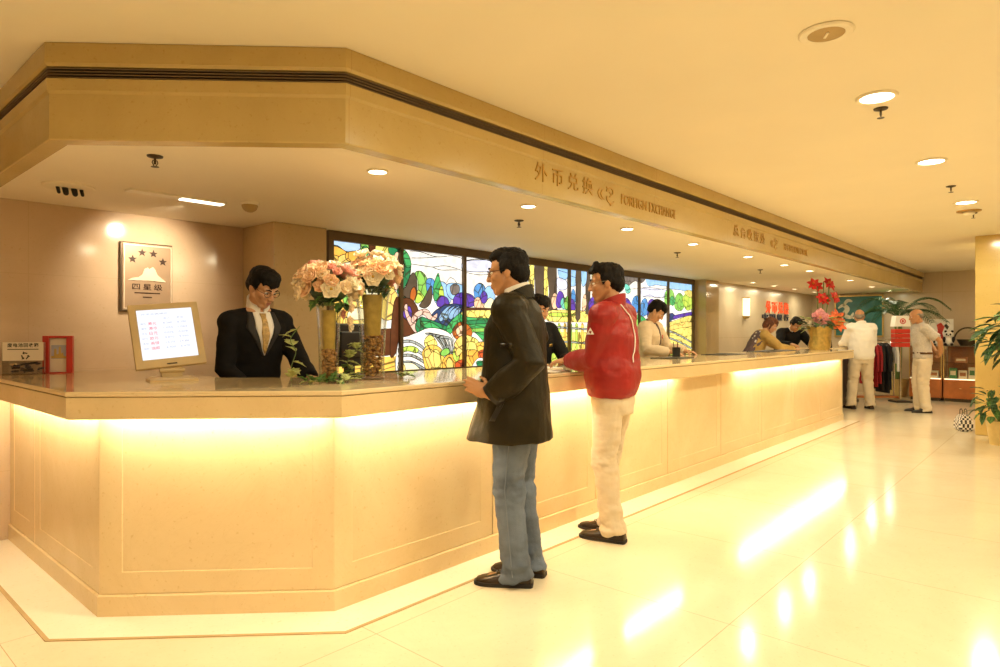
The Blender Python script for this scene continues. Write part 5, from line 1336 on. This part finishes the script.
# --- woman leaning on the counter far back, and the dark suited person bending beside her
p = person('auburn haired woman with tan sleeves leaning over the far counter to write', (9.80, 3.70, 0), unit(.62, -.78), 1.62, .010, .50, (-.2, .55, 0), skin='skin_pale', hair='hair_brown', hairstyle='bob', fem=True,
           arms={'L': dict(w=(-.16, .70, 1.125), p=(-.6, .2, .9), d=(.1, 1, -.1), b=(0, 0, 1), th=(1, 0, 0), curl=.4),
                 'R': dict(w=(.20, .66, 1.125), p=(.6, .2, .9), d=(-.2, 1, -.1), b=(0, 0, 1), th=(-1, 0, 0), curl=.5)},
           top=dict(name='tan_sweater', m='tan_knit', rings=SHIRT, sleeve=(.075, .062, .050), fold=.008, smooth=4), legs=dict(m='plum'))
p['patch']('vest_back', [(1.44, -.12, .12), (1.30, -.17, .17), (.95, -.17, .17)], M['plum'], front=False, off=.012, nc=8)
p = person('dark suited person bending forward over the counter behind the amaryllis', (11.85, 3.85, 0), unit(-.70, -.71), 1.70, .010, .62, (.2, .75, 0), hairstyle='short',
           arms={'L': dict(w=(-.16, .66, 1.125), p=(-.6, .2, .9), d=(.1, 1, -.1), b=(0, 0, 1), th=(1, 0, 0), curl=.4),
                 'R': dict(w=(.20, .66, 1.125), p=(.6, .2, .9), d=(-.2, 1, -.1), b=(0, 0, 1), th=(-1, 0, 0), curl=.5)},
           top=dict(name='suit_jacket', m='suit', rings=SUIT, sleeve=(.080, .070, .056), fold=.008, smooth=4), legs=dict(m='suit'))
p['band']('shirt_collar', 1.470, M['shirt'], .064, .009, .05, .2, .4)

# --- the two men standing beyond the counter's end
p = person('man with thin grey hair in white jacket and cream trousers seen from behind', (12.28, 2.72, 0), unit(.80, .60), 1.70, .009, .05, (-.5, .05, 0), hair='hair_grey', hairstyle='bald', shoe='shoe',
           arms={'L': dict(w=(-.18, .36, 1.13), p=(-.4, -.3, 1.0), d=(.2, 1, -.1), b=(0, 0, 1), th=(1, 0, 0), curl=.4),
                 'R': dict(w=(.18, .36, 1.13), p=(.4, -.3, 1.0), d=(-.2, 1, -.1), b=(0, 0, 1), th=(-1, 0, 0), curl=.4)}, feet={'L': (-.17, 0, .15), 'R': (.15, 0, -.15)}, shoulders=1.0,
           top=dict(name='white_jacket', m='shirt', rings=[(z-.0, a*1.04, b, c) for z, a, b, c in JACK], sleeve=(.082, .072, .058), fold=.010, smooth=4), legs=dict(m='khaki', w=1.08, hem=.05))
p['band']('collar', 1.475, M['shirt'], .076, .012, .05, .2, .4)
p = person('balding man in pale grey shirt and cream trousers, hands clasped behind his back', (12.42, 1.86, 0), limg(12), 1.69, .008, .10, (-.05, .22, 0), hair='hair_grey', hairstyle='bald', shoe='shoe_black',
           arms={'L': dict(w=(-.10, -.23, 1.0), p=(-.7, -.5, 1.15), d=(.8, -.1, -.4), b=(-.2, -1, 0), th=(.3, 0, 1), curl=.5),
                 'R': dict(w=(.10, -.24, 1.02), p=(.7, -.5, 1.15), d=(-.8, -.1, -.35), b=(.2, -1, 0), th=(-.3, 0, 1), curl=.5)}, feet={'L': (-.10, -.01, .08), 'R': (.10, .02, -.08)},
           top=dict(name='grey_shirt', m='grey_shirt', rings=SHIRT, sleeve=(.078, .072, .06), fold=.010, smooth=4, short=1), legs=dict(m='khaki', w=1.06, hem=.03))
p['band']('shirt_collar', 1.472, M['grey_shirt'], .068, .010, .05, .2, .4)
mb = MB(); mb.rings([ringp(z, .178, .134, 0) for z in (.975, 1.01)]); link('belt', p['fin'](mb.mesh('belt')), M['ribbon'], p['trousers'])
# ------------------------------------------------------------------ the far side of the lobby: shop corner, wall signs, pillar and plants
M['teal'] = mat('teal lacquer', (.035, .17, .16), .35, var=.35, vscale=4)
M['cream_paint'] = mat('cream brushwork', (.72, .70, .55), .5, var=.15, vscale=12)
M['orange_wood'] = mat('orange stained wood', (.42, .13, .03), .3, var=.2, vscale=6)
M['red_sign'] = emis('red wall letters', (.85, .12, .03), .55, base=(.6, .06, .02))
M['dark_letter'] = mat('dark blue letters', (.03, .035, .06), .4)
M['terracotta'] = mat('ochre plant pot', (.62, .48, .20), .4, var=.1)
M['soil'] = mat('potting soil', (.03, .02, .012), .9, bump=.5)
M['palm'] = mat('dark palm green', (.035, .10, .03), .4, var=.35, vscale=6)
M['cloth_red'] = mat('crimson cloth', (.30, .012, .018), .8, var=.25, vscale=10)
M['cloth_black'] = mat('black cloth', (.014, .013, .016), .8, var=.2)
M['cloth_white'] = mat('white cloth', (.75, .72, .68), .8)
M['plush_white'] = mat('white plush', (.80, .76, .70), .9, bump=.5, bscale=180)
M['plush_black'] = mat('black plush', (.02, .018, .018), .9, bump=.5, bscale=180)

# mural
mu = thing('wall_mural', 'teal mural with a pale swirling figure on the far wall, behind the white jacket', 'mural', (X_FAR-.004, 3.50, 1.22))
MB().box((-.02, 0, .42), (.03, .90, .86)).build('panel', M['teal'], mu)
for c, s_ in (((-.026, 0, .86), (.05, .94, .03)), ((-.026, 0, -.01), (.05, .94, .03)), ((-.026, .46, .425), (.05, .03, .87)), ((-.026, -.46, .425), (.05, .03, .87))):
    MB().box(c, s_).build('frame_bar', M['brass'], mu)
def stroke(pts, w0):
    P_ = spline([(-.0, y, z) for y, z in pts], 6, False); mb = MB(); n = len(P_); L_, R_ = [], []
    for i, p_ in enumerate(P_):
        d = (P_[min(i+1, n-1)]-P_[max(i-1, 0)]).normalized(); q = V((0, -d.z, d.y)); w_ = w0*math.sin(PI*(.08+.84*i/(n-1)))
        L_.append(p_+q*w_); R_.append(p_-q*w_)
    mb.rings([[V((-.0352, a.y, a.z)), V((-.0352, b.y, b.z)), V((-.0385, b.y, b.z)), V((-.0385, a.y, a.z))] for a, b in zip(L_, R_)])
    mb.build('brush_stroke', M['cream_paint'], mu)
stroke([(.40, .60), (.30, .66), (.22, .58), (.28, .46), (.16, .40), (.10, .50)], .05)
stroke([(.30, .64), (.22, .76), (.12, .74)], .035); stroke([(.26, .50), (.34, .36), (.26, .26), (.12, .28)], .045)
stroke([(.14, .42), (.02, .34), (-.06, .40)], .03); stroke([(.38, .44), (.42, .36), (.36, .30)], .025)

# wall letters and sconce on the wing wall
YW = 4.45
ws = thing('wall_sign', 'large red Chinese characters above dark ones on the wing wall beyond the stained glass', 'sign', (12.45, YW, 1.5))
for i, ch in enumerate('外币兑换'): place_text('red_character', ch, M['red_sign'], (.22+i*.34, -.012, .17), .27, .23, ws, depth=.02, bold=.02)
for i, ch in enumerate('中国银行'): place_text('dark_character', ch, M['dark_letter'], (.02+i*.40, -.012, .03), .30, .125, ws, depth=.02, bold=.02)
sc = thing('wall_sconce', 'glowing upright wall sconce on the wing wall left of the red characters', 'wall lamp', (11.62, YW, 1.55))
MB().rings([[V((.085*math.cos(PI+PI*k/12), .09*math.sin(PI+PI*k/12), z)) for k in range(13)] for z in (.03, .36)]).build('shade', emis('sconce shade', (1, .82, .46), 1.2), sc, smooth=True)
MB().rings([[V((r*math.cos(PI+PI*k/12), r*1.05*math.sin(PI+PI*k/12), z)) for k in range(13)] for r, z in ((.02, -.02), (.07, .0), (.092, .028), (.092, .036))]).build('bracket', M['brass'], sc)
MB().rings([[V((.092*math.cos(PI+PI*k/12), .096*math.sin(PI+PI*k/12), z)) for k in range(13)] for z in (.354, .37)]).build('top_ring', M['brass'], sc)

# side desk beyond the counter's end, handbag on it
dk = thing('side_desk', 'long cream topped desk with black front beyond the end of the main counter', 'desk', (12.45, 3.22, 0))
MB().box((0, 0, 1.02), (2.1, .56, .04), bevel=.004).build('desk_top', M['top'], dk)
MB().box((0, .04, .52), (2.0, .42, .96)).build('carcass', M['black'], dk)
MB().box((0, .02, .03), (2.02, .44, .06)).build('plinth', M['dark_metal'], dk)
for k in range(4): MB().box((-.95+k*.63, -.172, .53), (.012, .006, .90)).build('panel_joint', M['chrome'], dk)
hb = thing('handbag', 'upright black handbag on the side desk right of the amaryllis vase', 'bag', (11.66, 3.12, HC), .7)
mb = MB(); mb.rings([[V((x, y, z)) for x, y in ((-w_, -d_), (w_, -d_), (w_, d_), (-w_, d_))] for w_, d_, z in ((.12, .05, 0), (.125, .055, .02), (.115, .045, .15), (.10, .02, .20))]); mb.build('bag_body', M['cloth_black'], hb)
for y in (-.02, .02): MB().tube([(-.06, y, .19), (-.05, y, .27), (0, y, .30), (.05, y, .27), (.06, y, .19)], .008, 8).build('handle', M['cloth_black'], hb, smooth=True)

# showcases (front faces towards the lobby, local -x)
def showcase(y0, y1, label):
    t = thing('showcase', label, 'display case', (14.62, (y0+y1)/2, 0), group='shop showcases'); W2 = (y1-y0)/2-.008
    MB().box((.25, 0, .03), (.46, 2*W2-.04, .06)).build('plinth', M['dark_metal'], t)
    MB().box((.25, 0, .235), (.50, 2*W2, .35), bevel=.004).build('base_cabinet', M['orange_wood'], t)
    d = MB().box((-.006, 0, .235), (.012, 2*W2-.05, .29), bevel=.003).build('drawer', M['orange_wood'], t)
    MB().ell((-.018, 0, .25), (.012, .02, .008)).build('knob', M['brass'], d, smooth=True)
    MB().box((.004, 0, .73), (.006, 2*W2, .60)).build('front_glass', M['acrylic'], t)
    for s_ in (-1, 1): MB().box((.25, s_*(W2-.004), .73), (.50, .006, .60)).build('side_glass', M['acrylic'], t)
    MB().box((.25, 0, .72), (.44, 2*W2-.03, .008)).build('glass_shelf', M['acrylic'], t)
    MB().box((.25, 0, 1.035), (.50, 2*W2, .012)).build('top_glass', M['acrylic'], t)
    MB().box((.497, 0, .73), (.008, 2*W2-.02, .60)).build('back_panel', M['orange_wood'], t)
    for s_ in (-1, 1): MB().box((.006, s_*(W2-.006), .73), (.014, .014, .62)).build('post', M['brass'], t)
    MB().box((.02, 0, .418), (.05, 2*W2-.03, .014)).build('lit_ledge', emis('case lamp', (1, .82, .5), 1.6), t)
showcase(1.88, 2.42, 'orange based glass showcase behind the man in the grey shirt')
showcase(1.33, 1.87, 'orange based glass showcase left of the yellow pillar')
showcase(.78, 1.32, 'orange based glass showcase behind the yellow pillar')
def goods(name, label, y, z, size, m, m2, x=14.74):
    t = thing(name, label, 'box', (x, y, z), group='boxed goods in the showcases')
    MB().box((0, 0, size[2]/2), size, bevel=.004).build('carton', m, t)
    MB().box((-size[0]/2-.001, 0, size[2]*.55), (.003, size[1]*.7, size[2]*.4)).build('front_label', m2, t)
gm_ = mat('green carton', (.05, .20, .06), .4); cm_ = mat('cream carton', (.72, .60, .40), .5); rm_ = mat('rust carton', (.40, .14, .05), .5)
for i, (y, z, sz, a, b, lb) in enumerate(((1.72, .425, (.10, .12, .20), gm_, cm_, 'green carton in the showcase left of the yellow pillar'), (1.57, .425, (.10, .13, .16), cm_, rm_, 'cream carton beside the green carton in the showcase'),
        (1.43, .425, (.10, .11, .22), cm_, gm_, 'tall cream carton nearest the pillar in the showcase'), (1.60, .726, (.10, .20, .10), rm_, cm_, 'rust coloured carton on the upper glass shelf of the showcase'),
        (2.02, .425, (.10, .14, .14), cm_, rm_, 'cream carton in the showcase behind the grey shirted man'), (2.25, .726, (.10, .14, .12), gm_, cm_, 'small green carton on the shelf behind the grey shirted man'))):
    goods('goods_carton', lb, y, z, sz, a, b)

# soft toys, poster and basket on the cases
def plush(loc, label, s=1, rz=0):
    t = thing('plush_toy', label, 'toy', loc, rz, group='black and white soft toys on the showcase')
    def E(n, c, r, m): MB().ell(V(c)*s, V(r)*s).build(n, M[m], t, smooth='all')
    E('body', (0, 0, .075), (.06, .065, .075), 'plush_white'); E('head', (-.015, 0, .18), (.055, .062, .055), 'plush_white')
    for y in (-1, 1):
        E('ear', (-.01, y*.045, .235), (.015, .02, .02), 'plush_black'); E('eye_patch', (-.062, y*.025, .185), (.010, .014, .018), 'plush_black')
        E('arm', (-.035, y*.062, .10), (.022, .022, .05), 'plush_black'); E('leg', (-.06, y*.045, .022), (.05, .024, .022), 'plush_black')
    E('nose', (-.070, 0, .168), (.010, .012, .008), 'plush_black')
plush((14.84, 1.80, 1.041), 'larger black and white soft toy on the showcase right of the grey shirted man', 1.15)
plush((14.84, 1.98, 1.041), 'smaller black and white soft toy next to the clasped hands of the grey shirted man', .85)
po = thing('poster_stand', 'white poster with a red and black figure behind the grey shirted man', 'poster', (15.02, 1.95, 1.041))
MB().box((0, 0, .26), (.012, .40, .50)).build('board', M['paper'], po)
MB().prism([V((-.007, y, z)) for y, z in ((.02, .06), (-.06, .10), (-.02, .24), (-.06, .36), (.0, .44), (.07, .40), (.05, .28), (.09, .14))], (-.002, 0, 0)).build('printed_figure', M['red_lacquer'], po)
MB().prism([V((-.007, y, z)) for y, z in ((-.10, .30), (-.13, .36), (-.08, .42), (-.05, .38))], (-.002, 0, 0)).build('printed_mark', M['ink'], po)
MB().box((.05, 0, .006), (.12, .3, .012)).build('foot', M['black'], po)
bk = thing('wicker_basket', 'dark basket with a high arched handle on the showcase left of the pillar', 'basket', (14.95, 1.52, 1.041))
MB().lathe([(.001, 0), (.12, 0), (.17, .10), (.175, .12), (.16, .11), (.11, .012), (.001, .012)], n=24).build('bowl', M['dark_metal'], bk, smooth=True)
MB().tube([(0, .17*math.cos(PI*k/14)*1.25, .10+.24*math.sin(PI*k/14)) for k in range(15)], .014, 8).build('handle', M['dark_metal'], bk, smooth=True)

# red sign stand
ds = thing('display_stand', 'red display stand with white header and round red mark, left of the grey shirted man', 'display stand', (13.95, 2.44, 0), -.85)
MB().box((0, 0, .012), (.30, .28, .024)).build('foot', M['black'], ds)
MB().cap((0, 0, .02), (0, 0, 1.05), .014, .014, 10).build('post', M['chrome'], ds)
for k in range(4): MB().box((0, 0, 1.06+k*.085), (.28, .14, .078), bevel=.008).build('pack_row', M['red_lacquer'], ds)
MB().rings([[V((x, y, z)) for x, y in ((-w_, -.07), (w_, -.07), (w_, .07), (-w_, .07))] for w_, z in ((.15, 1.402), (.12, 1.60))]).build('header', M['paper'], ds)
MB().tube([(.045*math.cos(2*PI*k/20), -.073, 1.50+.045*math.sin(2*PI*k/20)) for k in range(20)], .009, 6, False, closed=True).build('round_mark', M['red_lacquer'], ds)
MB().ell((0, -.073, 1.50), (.02, .004, .026)).build('round_mark', M['red_lacquer'], ds)

# clothes rail with single garments
ax_ = V((.6644, -.7474, 0))
base = V((14.15, 2.93, 0))
cr = thing('clothes_rail', 'chrome clothes rail standing behind the man in white', 'clothes rail', base, math.atan2(ax_.y, ax_.x))
MB().tube([(-.42, 0, 1.14), (.42, 0, 1.14)], .012, 10).build('rail', M['chrome'], cr)
for s_ in (-1, 1):
    MB().tube([(s_*.40, 0, .05), (s_*.40, 0, 1.14)], .013, 10).build('upright', M['chrome'], cr)
    MB().tube([(s_*.40, -.22, .03), (s_*.40, .22, .03)], .014, 10).build('foot', M['chrome'], cr)
MB().box((0, 0, .06), (.80, .30, .03)).build('shelf', M['orange_wood'], cr)
def garment(u, m, label, len_):
    t = thing('hanging_garment', label, 'garment', base+ax_*u, math.atan2(ax_.y, ax_.x)+random.uniform(-.15, .15), 'garments on the clothes rail')
    MB().tube([(0, 0, 1.155), (0, .012, 1.165), (0, .014, 1.15), (0, 0, 1.10), (0, -.15, 1.05)], .003, 6).build('hanger', M['chrome'], t)
    mb = MB()
    mb.rings([ [V((w_*math.cos(a), d_*math.sin(a), z)) for a in [2*PI*k/18 for k in range(18)]] for z, w_, d_ in ((1.09, .012, .05), (1.06, .022, .13), (1.02, .028, .20), (.8, .030, .19), (1.1-len_, .036, .21))])
    me = mb.mesh('cloth'); ruffle(me, .012, (20, 20, 5), u*9); link('cloth', me, m, t, smooth=True)
    for s_ in (-1, 1): MB().tube([(0, s_*.17, 1.03), (.0, s_*.215, .85), (0, s_*.215, .55)], [.03, .028, .024], 10).build('sleeve', m, t, smooth=True)
for u, m, lb, L_ in ((-.14, 'cloth_red', 'leftmost crimson garment on the clothes rail', .80), (-.06, 'cloth_red', 'middle crimson garment on the clothes rail', .84), (.02, 'cloth_red', 'crimson garment next to the black ones on the clothes rail', .78),
                     (.10, 'cloth_black', 'black garment next to the crimson ones on the clothes rail', .90), (.18, 'cloth_black', 'middle black garment on the clothes rail', .96), (.25, 'cloth_black', 'black garment next to the white one on the clothes rail', .90), (.33, 'cloth_white', 'white garment at the right end of the clothes rail', .40)):
    garment(u, M[m], lb, L_)

# potted palm behind the showcases
pm = thing('potted_palm', 'tall dark palm with arching fronds behind the balding man in the grey shirt', 'palm', (15.14, 2.68, 0))
MB().lathe([(.001, 0), (.14, 0), (.18, .32), (.195, .36), (.17, .35), (.001, .33)], n=28).build('pot', M['terracotta'], pm, smooth=True)
MB().lathe([(.001, .33), (.165, .345), (.001, .36)], n=20).build('soil', M['soil'], pm)
rnd = random.Random(5)
for k in range(3): MB().tube([(.03*math.cos(k*2.1), .03*math.sin(k*2.1), .33), (.05*math.cos(k*2.1), .05*math.sin(k*2.1), 1.0), (.06*math.cos(k*2.1), .06*math.sin(k*2.1), 1.62)], [.03, .022, .018], 10).build('trunk', M['stem'], pm, smooth=True)
for k in range(13):
    a = k*2.4; L_ = rnd.uniform(.65, .95); up = rnd.uniform(.30, .80)
    d = V((math.cos(a), math.sin(a), 0))
    if d.x > .0: d = V((-d.x*.6, d.y, 0)).normalized()
    pts = [V((0, 0, 1.60)) + d*(L_*t) + V((0, 0, up*t*1.7 - 1.05*t*t*(.35+up))) for t in (0, .2, .4, .6, .8, 1)]
    mb = MB(); mb.tube(pts, [.010, .008, .007, .006, .004, .002], 6)
    side = V((-d.y, d.x, 0))
    P_ = spline(pts, 5, False)
    for i in range(3, len(P_)-1):
        t = i/len(P_); ln = .20*math.sin(PI*min(1, t*1.02))**.7+.03; fd = (P_[i+1]-P_[i-1]).normalized()
        for s_ in (-1, 1):
            tip = P_[i] + (side*s_*.75 + fd*.7 + V((0, 0, -.15)))*ln; w_ = fd*.011
            m_ = (P_[i]+tip)/2 + V((0, 0, .03))
            mb.rings([[P_[i]-w_*.5, P_[i]+w_*.5, P_[i]+w_*.5+V((0, 0, .002)), P_[i]-w_*.5+V((0, 0, .002))], [m_-w_, m_+w_, m_+w_+V((0, 0, .002)), m_-w_+V((0, 0, .002))], [tip-w_*.1, tip+w_*.1, tip+w_*.1+V((0, 0, .002)), tip-w_*.1+V((0, 0, .002))]])
    mb.build('frond', M['palm'], pm)

# yellow marble pillar, plants before it and the checked bag at its foot
structure(MB().box((10.475, .575, H_CEIL/2), (.75, .756, H_CEIL-.002), bevel=.008).build('wall_pillar', M['pillar']))
BIG = with_mats(leaf_mesh(.17, .085, False), M['palm']); BIGL = with_mats(leaf_mesh(.15, .10, False), M['leaf'])
def bush(name, label, loc, pot, stem_h, rad, n, seed, leaves, scale):
    t = thing(name, label, 'plant', loc); rnd = random.Random(seed); r, h = pot
    MB().lathe([(.001, 0), (r*.72, 0), (r, h*.9), (r*1.06, h), (r*.92, h*.98), (.001, h*.93)], n=28).build('pot', M['terracotta'], t, smooth=True)
    MB().lathe([(.001, h*.9), (r*.9, h*.93), (.001, h*.97)], n=20).build('soil', M['soil'], t)
    c = V((0, 0, stem_h))
    for k in range(4):
        a = k*1.57+.4; MB().tube([(0, 0, h*.9), V((math.cos(a)*rad*.12, math.sin(a)*rad*.12, (h+stem_h)/2)), c+V((math.cos(a)*rad*.4, math.sin(a)*rad*.4, 0))], [.012, .010, .006], 8).build('stem', M['stem'], t, smooth=True)
    for k in range(n):
        u = (k+.5)/n; el = math.asin(1-1.8*u); a = k*2.4; q = V((math.cos(a)*math.cos(el), math.sin(a)*math.cos(el), math.sin(el)*.8))*rad*rnd.uniform(.45, 1)
        place('leaf', rnd.choice(leaves), t, c+q, Matrix.Rotation(a-PI/2+rnd.uniform(-.5, .5), 3, 'Z') @ Matrix.Rotation(rnd.uniform(-1.0, .5), 3, 'X'), scale*rnd.uniform(.8, 1.25))
bush('potted_plant', 'tall leafy potted plant before the yellow pillar at the right edge', (9.12, .36, 0), (.2, .34), 1.28, .46, 170, 21, [BIG, BIG, BIGL], 1.3)
bush('potted_plant', 'low trailing plant in an ochre pot at the foot of the yellow pillar', (9.42, .66, 0), (.13, .28), .46, .27, 70, 22, [BIGL, BIG], .8)
M['check'] = mat('checked cloth', (.75, .72, .68), .8)
nt = M['check'].node_tree; ck = nt.nodes.new('ShaderNodeTexChecker'); ck.inputs['Scale'].default_value = 34; ck.inputs[1].default_value = (.03, .03, .04, 1); ck.inputs[2].default_value = (.75, .72, .68, 1)
tc_ = nt.nodes.new('ShaderNodeTexCoord'); nt.links.new(tc_.outputs['Object'], ck.inputs['Vector']); nt.links.new(ck.outputs['Color'], nt.nodes['Principled BSDF'].inputs['Base Color'])
cb = thing('checked_bag', 'black and white checked bag on the floor at the pillar foot', 'bag', (10.44, 1.11, 0), .5)
cb.scale = (.85, .85, .85)
mb = MB(); mb.rings([[V((x, y, z)) for x, y in ((-w_, -d_), (0, -d_*1.15), (w_, -d_), (w_, d_), (0, d_*1.15), (-w_, d_))] for w_, d_, z in ((.09, .06, 0), (.115, .085, .03), (.12, .085, .14), (.09, .04, .25))]); mb.build('bag_body', M['check'], cb)
for y in (-.03, .03): MB().tube([(-.05, y, .24), (-.04, y, .32), (0, y, .34), (.04, y, .32), (.05, y, .24)], .006, 8).build('handle', M['ink'], cb, smooth=True)
